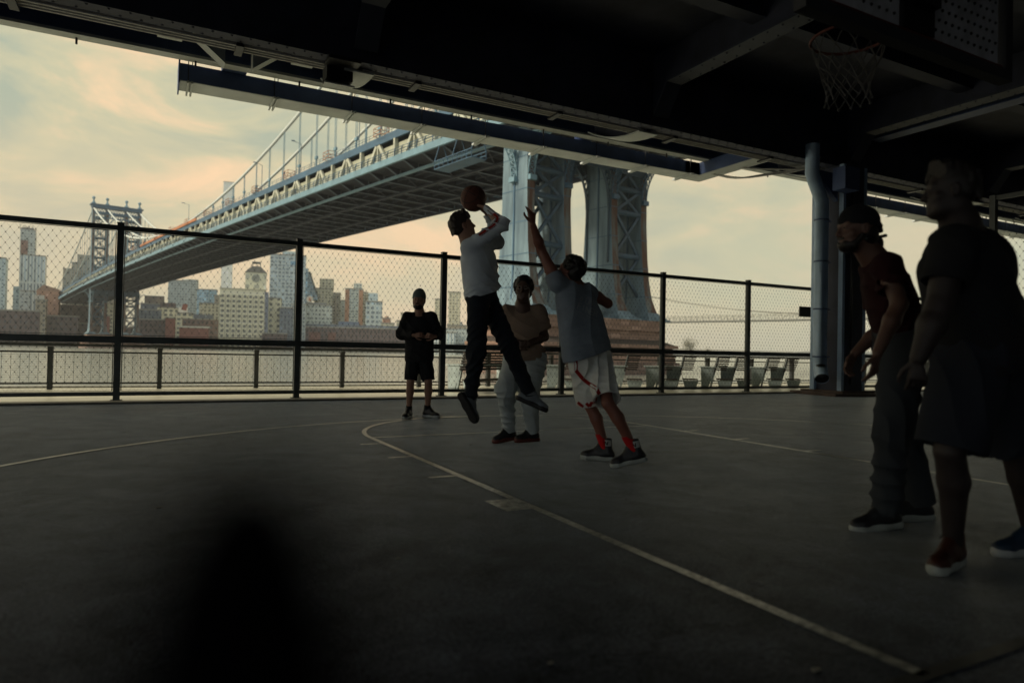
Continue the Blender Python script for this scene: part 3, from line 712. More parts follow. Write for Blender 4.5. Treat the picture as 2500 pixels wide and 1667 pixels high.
def tower(s0, zbase, parent=None):
    d_ = -1  # side facing the viewer in s
    PRO = [(zbase, 5.6), (zbase+1.2, 5.1), (zbase+3, 4.5), (zbase+6, 4.0), (zbase+10, 3.55), (zbase+16, 3.2), (38, 2.95), (93, 2.3)]
    for k, t_ in enumerate(TT):
        b = BB()
        hw = .78
        for (t0, t1, e) in ((t_-hw, t_+hw, 0.0),):
            vs = []; fs = []
            for z, h in PRO:
                w = hw + (max(0, (zbase+4-z))*.12 if z < zbase+4 else 0)
                vs += [BW(s0-h, t_-w, z), BW(s0+h, t_-w, z), BW(s0+h, t_+w, z), BW(s0-h, t_+w, z)]
            for i in range(len(PRO)-1):
                for q_ in range(4): fs.append((4*i+q_, 4*i+(q_+1) % 4, 4*i+4+(q_+1) % 4, 4*i+4+q_))
            fs += [(3,2,1,0), tuple(4*(len(PRO)-1)+q_ for q_ in range(4))]
            b.cur = 0; b.add(vs, fs)
            b.mi = [0]*len(fs)
            for i in range(len(PRO)-1): b.mi[4*i+3] = 1        # narrow faces turned to the viewer are rusty
        leg = b.build('tower_leg', [TOWER, RUST])
        b = BB()      # riveted seams and the recessed joint along the broad face
        for z in np.arange(zbase+3, 92, 5.2):
            h = interp(z, [p[0] for p in PRO], [p[1] for p in PRO])+.02; w = hw+.03
            if z < zbase+4: w += .15
            b.beam(BW(s0-h, t_-w, z), BW(s0+h, t_-w, z), .03, .12); b.beam(BW(s0-h, t_-w, z), BW(s0-h, t_+w, z), .03, .12)
        h = [interp(z, [p[0] for p in PRO], [p[1] for p in PRO]) for z in (zbase+1, zbase+4, 40, 92)]
        for f_, col in ((.0, .22),):
            for i, (za, zb_) in enumerate(((zbase+1, zbase+4), (zbase+4, 40), (40, 92))):
                b.beam(BW(s0-f_*h[i], t_-hw-.06-(.3 if i == 0 else 0)*.9, za), BW(s0-f_*h[i+1], t_-hw-.06, zb_), .3, .2, up=BW(0, 1, 0)-BW(0, 0, 0))
        b.build('joint_cover', BR_BLUE, leg)
        # moulded foot
        b = BB()
        for i in range(5):
            z0 = zbase-1.5+.3*i; g = 1.6*(1-i/5.0)**1.5+.1
            b.prism([BW(s0-5.6-g, t_-hw-g-.5, z0), BW(s0+5.6+g, t_-hw-g-.5, z0), BW(s0+5.6+g, t_+hw+g+.5, z0), BW(s0-5.6-g, t_+hw+g+.5, z0)], (0, 0, .31))
        b.build('leg_foot', TOWER, leg)
        b = BB(); b.sphere(BW(s0, t_, 98.4), 1.05, 12, 8); b.prism([BW(s0-1.6, t_-1.2, 93.5), BW(s0+1.6, t_-1.2, 93.5), BW(s0+1.6, t_+1.2, 93.5), BW(s0-1.6, t_+1.2, 93.5)], (0, 0, 1.6)); b.tube([BW(s0, t_, 95), BW(s0, t_, 96), BW(s0, t_, 97.5)], [1.1, .6, .45], 8)
        b.build('finial', BR_LIGHT, leg)
    # lattice between the paired legs
    for ta, tb in ((TT[0], TT[1]), (TT[2], TT[3])):
      for sd in (-2.6, 2.6):
        b = BB(); zs = [zbase+3.0, zbase+10.2, zbase+18, 30.6-0, 36] + list(np.arange(45, 91, 6.6))
        for i in range(len(zs)-1):
            z0, z1 = zs[i], zs[i+1]
            if 1:
                b.beam(BW(s0+sd, ta+.7, z0), BW(s0+sd, tb-.7, z1), .45, .5); b.beam(BW(s0+sd, ta+.7, z1), BW(s0+sd, tb-.7, z0), .45, .5)
            b.tube([BW(s0+sd, ta+.7, z1), BW(s0+sd, tb-.7, z1)], .5, 10)
        b.build('leg_lattice', BR_LATT)
    # arch between the two inner legs below the deck
    for sd in (-2.7, 2.7):
        b = BB(); c = (TT[1]+TT[2])/2; r = (TT[2]-TT[1])/2-1.0; prev = None
        for i in range(25):
            a = math.pi*i/24; zz = 26.5 if sd < 0 else 26.5
            pi_ = BW(s0+sd, c-r*math.cos(a), 27.0+(r+3.0)*math.sin(a)-.0); po = BW(s0+sd, c-(r+1.1)*math.cos(a), 27.0+(r+4.6)*math.sin(a))
            if a == 0 or i == 24: pass
            if prev: 
                b.beam(prev[0], pi_, .5, .14, up=pi_-po); b.beam(prev[1], po, .5, .14, up=pi_-po); b.beam(prev[0], po, .14, .14); b.beam(prev[1], pi_, .14, .14)
            prev = (pi_, po)
        for e_ in (-1, 1):
            for j in range(8):
                z0 = 27-1.25*j; z1 = z0-1.25; x0 = c+e_*r; x1 = c+e_*(r+1.0)
                b.beam(BW(s0+sd, x0, z0), BW(s0+sd, x0, z1), .4, .14); b.beam(BW(s0+sd, x0, z0), BW(s0+sd, x1, z1), .13, .13); b.beam(BW(s0+sd, x1, z0), BW(s0+sd, x0, z1), .13, .13)
        b.build('arch_lattice', BR_LATT)
    for sd in (-2.2, 2.2): b = BB(); b.beam(BW(s0+sd*1.45, TT[0]-.6, 34.9), BW(s0+sd*1.45, TT[3]+.6, 34.9), .3, 3.6); b.build('cross_beam', BR_LATT)
    b = BB()
    for sd in (-2.2, 2.2): b.beam(BW(s0+sd, TT[0], 88.5), BW(s0+sd, TT[3], 88.5), .5, 1.4)
    b.beam(BW(s0, TT[0]-1.2, 92.6), BW(s0, TT[3]+1.2, 92.6), 5.6, 1.6); b.beam(BW(s0, TT[0]-2.0, 93.8), BW(s0, TT[3]+2.0, 93.8), 6.6, .7)
    x = TT[0]+1.5
    while x < TT[3]-1:
        b.beam(BW(s0-2.2, x, 85.5), BW(s0-2.2, x+1.6, 91.8), .3, .3); b.beam(BW(s0-2.2, x+1.6, 85.5), BW(s0-2.2, x, 91.8), .3, .3); x += 1.6
    b.beam(BW(s0-2.2, TT[0], 85.3), BW(s0-2.2, TT[3], 85.3), .5, .8)
    # pointed arch under the portal
    c = (TT[1]+TT[2])/2; r = (TT[2]-TT[1])/2-.6
    for i in range(16):
        a = math.pi*i/16; a2 = math.pi*(i+1)/16; b.beam(BW(s0-2.2, c-r*math.cos(a), 78+7*math.sin(a)), BW(s0-2.2, c-r*math.cos(a2), 78+7*math.sin(a2)), .4, .5)
    b.build('portal', BR_BLUE)
    # curved lattice brackets carrying the deck edges
    for k, t_ in enumerate(TT):
        for face in ('t', 's'):
            if face == 't' and k not in (0, 3): continue
            b = BB(); prev = None
            for i in range(11):
                a = R(90)*i/10
                h = 1-math.cos(a); v = math.sin(a)
                if face == 't':
                    sg = -1 if k == 0 else 1
                    fn = lambda o, z, dd: BW(s0+dd, t_+sg*(.8+o), z)
                else: fn = lambda o, z, dd: BW(s0-3.0-o, t_+dd, z)
                z = 28.8+6.2*v; o1 = .15+3.9*h; o2 = o1-1.0*(1-i/14)
                cur = [(fn(max(o1, .1), z, dd), fn(max(o2, .02), z+.35, dd)) for dd in (-.65, .65)]
                if prev:
                    for (p1, p2), (c1, c2) in zip(prev, cur):
                        b.beam(p1, c1, .16, .16); b.beam(p2, c2, .12, .12); b.beam(p1, c2, .1, .1)
                    b.beam(prev[0][0], cur[1][0], .09, .09); b.beam(prev[1][0], cur[0][0], .09, .09); b.beam(cur[0][0], cur[1][0], .1, .1)
                prev = cur
            if face == 't': b.prism([fn(-.05, 28.2, -.7), fn(.75, 28.2, -.7), fn(.75, 28.2, .7), fn(-.05, 28.2, .7)], (0, 0, .8))
            else: b.prism([fn(-.05, 28.2, -.7), fn(.75, 28.2, -.7), fn(.75, 28.2, .7), fn(-.05, 28.2, .7)], (0, 0, .8))
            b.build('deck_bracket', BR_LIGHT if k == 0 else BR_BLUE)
tower(0, 8.3); tower(448, 8.3)
# anchorage beyond the far tower
def bridge_block(name, s_0, s_1, t_0, t_1, z0, z1, m, parent=None):
    b = BB(); b.prism([BW(s_0, t_0, z0), BW(s_1, t_0, z0), BW(s_1, t_1, z0), BW(s_0, t_1, z0)], (0, 0, z1-z0)); return b.build(name, m, parent)
STONE = facade('pier_blocks', (.09, .06, .045), (.235, .145, .10), 2.3, .72, .97, .93, .85, 1.5, .85)
STONED = facade('pier_blocks_dark', (.06, .045, .035), (.15, .10, .075), 1.7, .62, .95, .9, .85, 1.7, .85)
for s_0 in (0, 448):
    cc = (s_0-0, (TT[0]+TT[3])/2)
    def ring(ds, dt, z0, z1, m, ch=2.0, name='pier_course', flare=0.0):
        b = BB(); c_t = cc[1]; h = 27.5/2
        P_ = []
        T_ = h+dt
        for x, y in ((-ds, -T_+ch), (-ds+ch, -T_), (ds-ch, -T_), (ds, -T_+ch), (ds, T_-ch), (ds-ch, T_), (-ds+ch, T_), (-ds, T_-ch)): P_.append((x, y))
        lo = [BW(s_0+x*(1+flare), c_t+y*(1+flare*.5), z0) for x, y in P_]; hi = [BW(s_0+x, c_t+y, z1) for x, y in P_]
        n = 8; b.add(lo+hi, [tuple(range(n))[::-1], tuple(range(n, 2*n))]+[(i, (i+1) % n, n+(i+1) % n, n+i) for i in range(n)])
        return b.build(name, m)
    ring(7.0, 2.6, 5.6, 6.8, STONE); ring(7.6, 3.2, 4.9, 5.6, STONE, flare=0.0)
    ring(6.9, 2.4, 3.4, 4.9, STONE, flare=.02)
    ring(6.9, 2.4, 2.4, 3.4, STONED, flare=.32)
    ring(9.6, 5.4, 1.9, 2.45, STONE, ch=3); ring(8.9, 4.7, .9, 1.9, STONED, ch=3)
    ring(9.1, 4.9, -.6, .9, STONE, ch=3, flare=.03); ring(9.8, 5.6, -3.4, -.6, STONED, ch=3, flare=.05)
o = bridge_block('anchorage', 640, 700, -3, 31, -3, 34.5, STONED); 
for t_0 in (-3.5, 9, 21, 29.5): bridge_block('anchorage_pier', 622, 640, t_0, t_0+3.2, -3, 34, STONED, o)

# ------------------------------------------------------------ second bridge far downriver
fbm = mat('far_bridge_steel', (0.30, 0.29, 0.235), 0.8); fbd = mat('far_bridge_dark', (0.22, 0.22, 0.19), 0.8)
def seg(x, y, z): return P(x, y, z)
A = CW(95, 830, 0); Bp = CW(560, 335, 0)
fbr = empty('distant_bridge', 'thin hazy suspension bridge far downriver to the right of the stone pier', 'bridge', tuple(A.lerp(Bp, .3)))
class FB(MB):
    def build(s, name, m, parent=None, smooth=False):
        s.v = [tuple(Vector(v)-fbr.location) for v in s.v]; return MB.build(s, name, m, parent or fbr, smooth)
def fz(x): return 37.6
def onray(px): # parameter along A->Bp where the ray of column px crosses
    tt = (px-1250)/FPX
    ax, az = 95, 830; bx, bz = 560, 335
    k = (tt*az-ax)/((bx-ax)-tt*(bz-az)); return k
def AB(k, z): q = A.lerp(Bp, k); q.z = z; return q
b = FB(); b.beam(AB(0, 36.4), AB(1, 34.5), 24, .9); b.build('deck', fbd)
b = FB()
Ld = (Bp-A).length; n = int(Ld/7)
nd = (Bp-A).normalized(); sd = nd.cross(UP)
for off in (-12, 12):
    for i in range(n):
        k0, k1 = i/n, (i+1)/n; z0 = 36.8-1.9*k0; z1 = 36.8-1.9*k1
        b.beam(AB(k0, z0)+sd*off, AB(k1, z1+5)+sd*off, .35, .35); b.beam(AB(k0, z0)+sd*off, AB(k0, z0+5)+sd*off, .4, .4)
        b.beam(AB(k0, z0+5)+sd*off, AB(k1, z1+5)+sd*off, .6, .5)
b.build('truss', fbm)
kA = onray(1576); kB = onray(1975)
for off in (-12, 12):
    b = FB(); pts = []
    for i in range(40):
        k = -0.05+i/39*1.05
        q = (k-kB)/(kA-kB); z = 41.5 + 25*max(0, q)**1.55 if k < kB else 41.5+22*((k-kB)/(1-kB))**2
        pts.append(AB(k, z)+sd*off)
    b.tube(pts, .55, 6); b.build('cable', fbm, None, True)
    b = FB()
    for i in range(1, 39):
        p = pts[i]; k = -0.05+i/39*1.05; b.tube([p, Vector((p.x, p.y, 40))], .1, 4)
    b.build('hangers', fbm)
for kk in (-.02,):
    b = FB(); q = AB(kk, 0)
    for o_ in (-14, -3, 8): b.prism([q+sd*o_-nd*4-UP*3, q+sd*(o_+6)-nd*4-UP*3, q+sd*(o_+6)+nd*4-UP*3, q+sd*o_+nd*4-UP*3], (0, 0, 82))
    b.build('tower', fbd)

# ------------------------------------------------------------ the city across the river
def bld(label, xl, xr, yt, Z, depth, m, name='building', rot=0.0, parapet=True, yb=None, roofm=None, cat='building', grp=None):
    """block whose front spans photo columns xl..xr and rises to row yt at distance Z"""
    a = P(xl, yt, Z); c = P(xr, yt, Z); ztop = (a.z+c.z)/2; ta_, tb_ = (xl-1250)/FPX, (xr-1250)/FPX
    th = -.9*math.atan((ta_+tb_)/2); aX, aZ = a.dot(R0), a.dot(F0); rot = math.degrees(th)
    w = (tb_*aZ-aX)/(math.cos(th)-tb_*math.sin(th))      # the front is turned to the shore line it stands on
    e = empty(name, label, cat, (a.x, a.y, -2.4), math.atan2(R0.y, R0.x)+R(rot), grp)
    H = ztop+2.4
    b = MB(); b.box((0, 0, 0), (w, depth, H)); o = b.build('wall', m, e)
    if parapet:
        b = MB(); p_ = .35
        b.box((-p_, -p_, H+.001), (w+p_, depth+p_, H+1.0)); b.build('cornice', roofm or mat('cornice_grey', (.28, .27, .22), .8), e)
    return e, w, H, depth
def addbox(e, name, lo, hi, m):
    b = MB(); b.box(lo, hi); return b.build(name, m, e)
G_ = (.06, .075, .085)
f_cream = facade('cream_wall', (0.650, 0.611, 0.429), (.13, .145, .13), 4.4, 3.9, .62, .5)
f_white = facade('white_ribbed', (0.572, 0.611, 0.546), (.16, .2, .21), 2.6, 60, .5, .97)
f_blueg = facade('pale_blue_wall', (0.429, 0.520, 0.507), (.15, .2, .22), 3.2, 3.2, .5, .5)
f_grey = facade('grey_wall', (0.390, 0.429, 0.390), (.12, .145, .15), 3.0, 3.3, .5, .45)
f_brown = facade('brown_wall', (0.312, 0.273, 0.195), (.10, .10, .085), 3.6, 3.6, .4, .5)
f_brick = facade('brick_wall', (0.17, 0.115, 0.09), (.05, .05, .05), 3.4, 4.0, .45, .5)
f_dbrick = facade('dark_brick', (0.111, 0.081, 0.072), (.03, .03, .035), 3.2, 4.0, .4, .55)
f_red = facade('red_wall', (0.22, 0.085, 0.06), (.17, .06, .05), 9, 9, .1, .1)
f_orange = facade('orange_brick', (0.36, 0.20, 0.13), (.20, .12, .09), 5, 4, .3, .4)
f_glass = facade('blue_glass', (0.390, 0.481, 0.494), (.14, .24, .30), 2.4, 3.3, .8, .75)
f_tall = facade('oval_window_wall', (0.416, 0.481, 0.468), (.14, .18, .20), 3.6, 3.5, .66, .62)
f_slate = facade('slate', (0.117, 0.137, 0.156), (.16, .18, .18), 5, 5, .2, .3)
f_tan = facade('tan_wall', (0.520, 0.481, 0.325), (.13, .13, .11), 3.4, 3.1, .5, .5)
f_bluel = facade('blue_slate_wall', (0.13, 0.15, 0.165), (.06, .08, .1), 3.0, 3.4, .5, .55)
f_bands = facade('banded_tower', (0.494, 0.520, 0.442), (.13, .16, .16), 3.3, 3.0, .6, .5)

bld('grey blue tower cut by the left edge of the photo', -40, 9, 628, 620, 30, f_blueg)
e, w, H, d = bld('tall pale tower with vertical ribs at the far left', 50, 105, 623, 650, 28, f_white)
addbox(e, 'side_wing', (-5, 2, 0), (-.01, 24, H-30), f_blueg)
e, w, H, d = bld('slender unfinished tower with red netting and ragged top', 50, 79, 560, 760, 22, f_grey, parapet=False)
q = MB()
for i in range(9): q.beam((w*i/8, 2, H), (w*i/8+rng.uniform(-1, 1), 2, H+3+4*rng.rand()), .5, .5); q.beam((w*i/8, 8, H), (w*i/8, 8, H+2+4*rng.rand()), .6, .6)
q.box((1, 1, H+.01), (w-2, 14, H+2.5)); q.build('formwork', mat('formwork', (.13, .13, .12), .8), e)
addbox(e, 'netting', (w*.05, -.25, H-34), (w*.52, -.02, H-12), mat('red_netting', (.26, .13, .09), .8, nscale=.3, namt=.6))
bld('low rounded grey block at the foot of the ribbed tower', 50, 71, 711, 600, 20, f_grey)
bld('small white block beside the rounded grey block', 72, 90, 712, 605, 20, f_white)
e, w, H, d = bld('orange brick building with sloping roof beside the bridge deck', 89, 141, 709, 560, 26, f_orange, parapet=False)
q = MB(); q.prism([(0, 0, H), (w, 0, H), (w, 0, H+1.5), (w*.3, 0, H+5)], (0, 26, 0)); q.build('roof', mat('terracotta', (.30, .18, .12), .8), e)
e, w, H, d = bld('brownish block with pale roof tank behind the bridge approach', 87, 110, 733, 520, 16, f_brown)
addbox(e, 'roof_tank', (-1, 1, H+1.02), (w*.8, 7, H+4), mat('pale_tank', (.5, .47, .4), .7))
bld('lower step of the brown setback tower behind the far bridge tower', 154, 186, 657, 720, 30, f_brown)
e, w, H, d = bld('brown setback tower rising behind the left leg of the far bridge tower', 175, 226, 642, 735, 34, f_brown)
addbox(e, 'upper_stage', (w*.22, 4, H+1.01), (w*.9, 26, H+10), f_brown)
bld('brown flat topped tower between the legs of the far bridge tower', 250, 284, 625, 760, 30, f_brown)
bld('long dark brick warehouse at the left shore', -60, 96, 757, 500, 30, f_dbrick)
bld('dark shed in front of the anchorage on the left shore', 96, 190, 772, 535, 20, f_dbrick)
e, w, H, d = bld('cream building with slanted roof seen under the bridge', 255, 284, 745, 560, 20, f_tan, parapet=False)
q = MB(); q.prism([(0, 0, H), (w, 0, H), (w, 0, H+3.5)], (0, 20, 0)); q.build('roof', f_tan, e)
bld('narrow red shed beside the cream building under the bridge', 251, 265, 772, 530, 12, f_red)
e, w, H, d = bld('dark rooftop building carrying a large billboard', 343, 408, 742, 640, 25, f_slate)
addbox(e, 'billboard', (w*.17, -.6, H+1.1), (w*.83, 0, H+7), mat('billboard_face', (.22, .17, .12), .7, nscale=.15, col2=(.05, .05, .05)))
addbox(e, 'billboard_frame', (w*.14, -.0, H+1.05), (w*.86, 1, H+8), mat('billboard_back', (.10, .10, .09), .7))
bld('slate blue warehouse below the billboard', 332, 392, 757, 590, 25, f_bluel)
bld('dark brick warehouse with many windows below the billboard', 340, 410, 781, 530, 18, f_dbrick)
bld('narrow red brick block beside the dark warehouse', 404, 425, 777, 525, 16, f_red)
e, w, H, d = bld('cream loft building with dark penthouse near the bridge', 384, 432, 752, 600, 28, f_cream)
addbox(e, 'penthouse', (2, 3, H+1.01), (w-2, 20, H+5), f_dbrick)
bld('cream wing of the loft building beside the glass fronted hall', 430, 466, 765, 590, 40, f_cream)
e, w, H, d = bld('wide pale tower with rounded right corner', 411, 462, 685, 820, 30, f_grey)
q = MB(); q.tube([(w-1, 12, 0), (w-1, 12, H+3)], 9.5, 20); q.build('rounded_corner', f_grey, e)
bld('white and blue glass block behind the brick warehouse', 481, 507, 707, 760, 25, f_glass)
bld('bright blue block beside the white and blue glass block', 506, 526, 708, 770, 25, facade('sky_blue', (0.34, 0.44, 0.46), (.16, .28, .36), 2.4, 3.2, .6, .6))
bld('small stepped brown building left of the clock tower building', 524, 542, 722, 740, 20, f_brown)
bld('long low cream building left of the clock tower building', 487, 540, 741, 640, 26, f_tan)
e, w, H, d = bld('small white hut with a red sloping roof on the loft building', 436, 456, 750, 600, 8, facade('white_hut', (0.715, 0.676, 0.585), (.4, .38, .33), 6, 6, .1, .1), parapet=False)
q = MB(); q.prism([(w*.3, -.2, H-2), (w*.85, -.2, H-3), (w, -.2, H+2.8), (w*.5, -.2, H+3.2)], (0, 6, 0)); q.build('roof', mat('red_roof', (.28, .09, .06), .7), e)
e, w, H, d = bld('red brown brick warehouse with grey slate attic', 445, 540, 780, 560, 24, f_brick)
addbox(e, 'attic', (w*.28, 2, H+1.01), (w*.78, 18, H+4.5), f_slate)
e, w, H, d = bld('low bright red shed with a white trimmed gable', 438, 508, 800, 500, 14, f_red, parapet=False)
q = MB(); q.box((-.8, -.5, H), (w+.8, 14.5, H+1.2)); q.build('white_trim', mat('white_trim', (.6, .57, .45), .7), e)
# clock tower building: real windows, one part each on its front
CRE = facade('clock_wall', (0.728, 0.689, 0.494), (.50, .47, .34), 40, 4.1, .98, .12)
e, w, H, d = bld('large white loft building with the pyramid roofed clock tower', 537, 643, 706, 560, 40, CRE, roofm=mat('clock_cornice', (.50, .47, .33), .8))
clock = e
sidew = facade('clock_side_shade', (0.208, 0.234, 0.273), (.09, .1, .12), 3.4, 4.1, .5, .5)  # shade of the side face put into a darker wall colour
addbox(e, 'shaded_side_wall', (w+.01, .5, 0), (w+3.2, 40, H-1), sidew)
q = MB(); ww = w/8*.80; q.box((-ww/2, -.03, 0), (ww/2, -.004, 2.1)); 
win0 = q.build('window', mat('dark_glazing', (.15, .17, .165), .25, nscale=.7, namt=.45), e)
q = MB(); q.box((-ww/2-.12, -.16, -.28), (ww/2+.12, -.003, -.06)); q.box((-.1, -.07, 0), (.1, -.031, 2.1)); q.box((-ww/4-.05, -.07, 0), (-ww/4+.05, -.031, 2.1)); q.box((ww/4-.05, -.07, 0), (ww/4+.05, -.031, 2.1)); q.build('sill', mat('cream_sill', (.52, .49, .36), .8), win0)
rows = int((H-3)/4.1); first = True
for i in range(8):
    for j in range(rows):
        if i*rows+j >= 99: break
        x = w*(i+.5)/8; z = 2.2+4.1*j
        o = win0 if first else copy_tree(win0, e); first = False; o.location = (x, 0, z)
        if i < 2: o.scale = (.6, 1, 1)
q = MB()
for i in range(9): q.box((w*i/8-.45, -.45, 0), (w*i/8+.45, -.005, H-4.4))
q.build('pilaster', mat('pilaster_cream', (.55, .52, .37), .8), e)
tw0 = w*.55; tw1 = w*1.03; tz = P(600, 665, 575).z+2.4
tower_wall = addbox(e, 'clock_tower', (tw0, 6, H+1.01), (tw1, 34, tz), facade('clock_tower_wall', (0.676, 0.650, 0.468), (.34, .34, .27), 8, 8.2, .5, .4))
q = MB(); hh = P(600, 647, 575).z+2.4; c0 = (tw0+tw1)/2; hw_ = (tw1-tw0)/2
lo = [(c0-hw_-.5, 5.5, tz), (c0+hw_+.5, 5.5, tz), (c0+hw_+.5, 34.5, tz), (c0-hw_-.5, 34.5, tz)]; hi = [(c0-hw_*.42, 15, hh), (c0+hw_*.42, 15, hh), (c0+hw_*.42, 26, hh), (c0-hw_*.42, 26, hh)]
q.add(lo+hi, [(3,2,1,0),(4,5,6,7),(0,1,5,4),(1,2,6,5),(2,3,7,6),(3,0,4,7)]); q.build('roof', mat('grey_tile', (.055, .058, .052), .8, nscale=.6), e)
q = MB(); lh = 3.2
for sx in (-1, 1):
    for sy in (15.5, 25.5): q.beam((c0+sx*hw_*.38, sy, hh), (c0+sx*hw_*.38, sy, hh+lh), .6, .6)
q.beam((c0, 15.5, hh), (c0, 15.5, hh+lh), .5, .5); q.box((c0-hw_*.42, 15, hh+lh), (c0+hw_*.42, 26, hh+lh+.8)); q.build('lantern', mat('lantern_grey', (.20, .21, .18), .8), e)
q = MB(); q.tube([(c0, 5.98, tz-5), (c0, 5.6, tz-5)], 3.3, 24); q.build('clock_face', mat('clock_glass', (.30, .31, .25), .4), tower_wall)
q = MB(); q.tube([(c0, 5.58, tz-5), (c0, 5.5, tz-5)], .3, 8); q.beam((c0, 5.5, tz-5), (c0+1.2, 5.5, tz-3.6), .25, .2); q.beam((c0, 5.5, tz-5), (c0-1.7, 5.5, tz-3.2), .25, .2); q.build('clock_hand', BLACK, tower_wall)
bld('narrow cream block right of the clock tower building', 653, 684, 729, 580, 25, facade('cream_small', (0.624, 0.585, 0.403), (.12, .125, .11), 6, 4.6, .35, .5))
bld('dark blue grey block in front of the tall window gridded tower', 683, 713, 752, 575, 22, f_bluel)
bld('grey block beside the fence post with dark windows', 711, 745, 744, 585, 25, f_grey)
e, w, H, d = bld('tallest grey tower with a dense grid of round cornered windows', 660, 742, 622, 660, 30, f_tall)
addbox(e, 'roof_plant', (w*.33, 3, H+1.02), (w*.70, 20, H+4.5), f_blueg); addbox(e, 'banner', (w*.57, -.5, H-9), (w*.78, -.02, H-5.5), mat('blue_banner', (.16, .34, .48), .6))
e, w, H, d = bld('blue glass building stepping down in terraces behind the post', 740, 748, 655, 680, 30, f_glass, parapet=False)
for i in range(12):
    wi = w+1.0+8.8*(i/11)**1.1; z1 = H-3-(H*.30)*i/11; addbox(e, 'terrace', (w+.01, 1-.02*i, z1-3.4), (wi, 24, z1-.6), f_glass); addbox(e, 'terrace_slab', (w+.01, 0, z1-.59), (wi+1.6, 25, z1-.05), mat('terrace_slab', (.3, .33, .3), .8))
e, w, H, d = bld('long grey office block carrying a round white sign', 740, 809, 745, 600, 30, facade('office_grey', (0.468, 0.494, 0.416), (.16, .18, .17), 3.2, 3.4, .6, .5))
q = MB(); q.tube([(w*.22, -.4, H+5.2), (w*.22, .2, H+5.2)], 3.0, 24); sg_ = q.build('round_sign', mat('sign_white', (.60, .54, .42), .6), e)
q = MB(); q.box((w*.22-.9, -.6, H+4), (w*.22+.9, -.41, H+4.5)); q.box((w*.22-.9, -.6, H+5), (w*.22+.9, -.41, H+5.4)); q.box((w*.22-.9, -.6, H+6), (w*.22+.9, -.41, H+6.4)); q.box((w*.22-.25, -.58, H+3.7), (w*.22+.25, -.405, H+6.8)); q.build('sign_mark', mat('sign_orange', (.55, .16, .05), .6), sg_)
q = MB(); q.beam((w*.22, 0, H), (w*.22, 0, H+2.3), .5, .5); q.box((2, 3, H+1.01), (w*.8, 20, H+2.6)); q.build('roof_plant', mat('roof_plant', (.2, .22, .21), .8), e)
e, w, H, d = bld('pale tower with balconies and square cap left of the orange striped tower', 768, 809, 705, 700, 30, f_tan)
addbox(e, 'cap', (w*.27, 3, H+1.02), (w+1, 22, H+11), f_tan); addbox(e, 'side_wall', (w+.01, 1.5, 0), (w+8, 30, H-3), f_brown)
q = MB()
for j in range(24):
    z = H-6-3*j
    if z > 3: q.box((w*.99, -1.2, z), (w*.99+2.2, 1.45, z+1.1)); q.box((w+6, -1.2+1.5, z), (w+9.5, 1.45, z+1.1))
q.build('balconies', mat('balcony_pale', (.5, .48, .36), .8), e)
bld('thin grey building between the two balcony towers', 827, 843, 734, 740, 20, f_grey)
e, w, H, d = bld('tower with two orange brick bands and a square cap', 843, 884, 706, 690, 28, f_bands)
for x0, x1 in ((0, .24), (.76, 1.0)): addbox(e, 'brick_band', (w*x0, -.2, 0), (w*x1, -.01, H-.5), mat('orange_band', (.42, .22, .12), .8, nscale=.4))
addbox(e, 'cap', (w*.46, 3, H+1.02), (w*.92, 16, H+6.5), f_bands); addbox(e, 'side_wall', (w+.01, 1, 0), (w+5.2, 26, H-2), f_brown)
q = MB()
for j in range(24):
    z = H-5-3*j
    if z > 3: q.box((w+.2, -.6, z), (w+2.2, .9, z+1.1)); q.box((w+3.2, -.4, z), (w+5.6, .9, z+1.1))
q.build('balconies', mat('balcony_pale', (.5, .48, .36), .8), e)
e, w, H, d = bld('grey stepped apartment tower behind the standing player', 893, 931, 737, 680, 26, facade('grey_grid', (0.468, 0.533, 0.494), (.15, .2, .22), 4.6, 4.6, .55, .6))
addbox(e, 'upper_stage', (w*.15, 2, H+1.02), (w*.72, 18, H+9), f_blueg)
e, w, H, d = bld('small terracotta coloured domed building behind the standing player', 934, 952, 778, 640, 14, f_orange)
q = MB(); q.sphere((w/2, 6, H+1), w*.3, 14, 8, (1, 1, .9)); q.build('dome', mat('terracotta', (.40, .17, .10), .8), e)
bld('low pale houses right of the grey stepped tower', 930, 962, 790, 620, 16, f_tan)
bld('small pale tower just left of the standing player head', 979, 990, 765, 720, 16, f_tan)
bld('low tan houses left of the standing player shoulder', 968, 1000, 784, 640, 16, f_tan)
e, w, H, d = bld('very long low dark brick waterfront warehouse with arched windows', 736, 1000, 801, 590, 26, f_dbrick)
addbox(e, 'glass_attic', (2, 4, H+1.02), (w*.98, 22, H+3.2), f_bluel); addbox(e, 'roof_house', (w*.33, 5, H+3.21), (w*.52, 20, H+6), mat('blue_metal_roof', (.10, .14, .20), .6))
addbox(e, 'brick_patch', (w*.07, -.15, H*.35), (w*.17, -.01, H*.8), mat('red_patch', (.20, .085, .06), .8, nscale=.3, namt=.5)); addbox(e, 'brick_patch', (w*.24, -.15, H*.45), (w*.31, -.01, H*.8), mat('red_patch', (.20, .085, .06), .8))
bld('pale narrow tower behind the fence post by the standing player', 1062, 1076, 731, 700, 18, f_tan)
e, w, H, d = bld('pale tower rising left of the jumping player', 1096, 1122, 714, 700, 20, f_tan)
addbox(e, 'side_wing', (w+.01, 2, 0), (w+2.5, 18, H-30), f_grey)
bld('low tan blocks at the foot of the pale tower', 1092, 1140, 795, 660, 20, f_brown)
bld('grey waterfront block behind the jumping player', 1086, 1146, 803, 600, 22, f_grey)
e, w, H, d = bld('pale block with white vertical piers by the water left of the stone pier', 1040, 1112, 812, 590, 20, f_white)
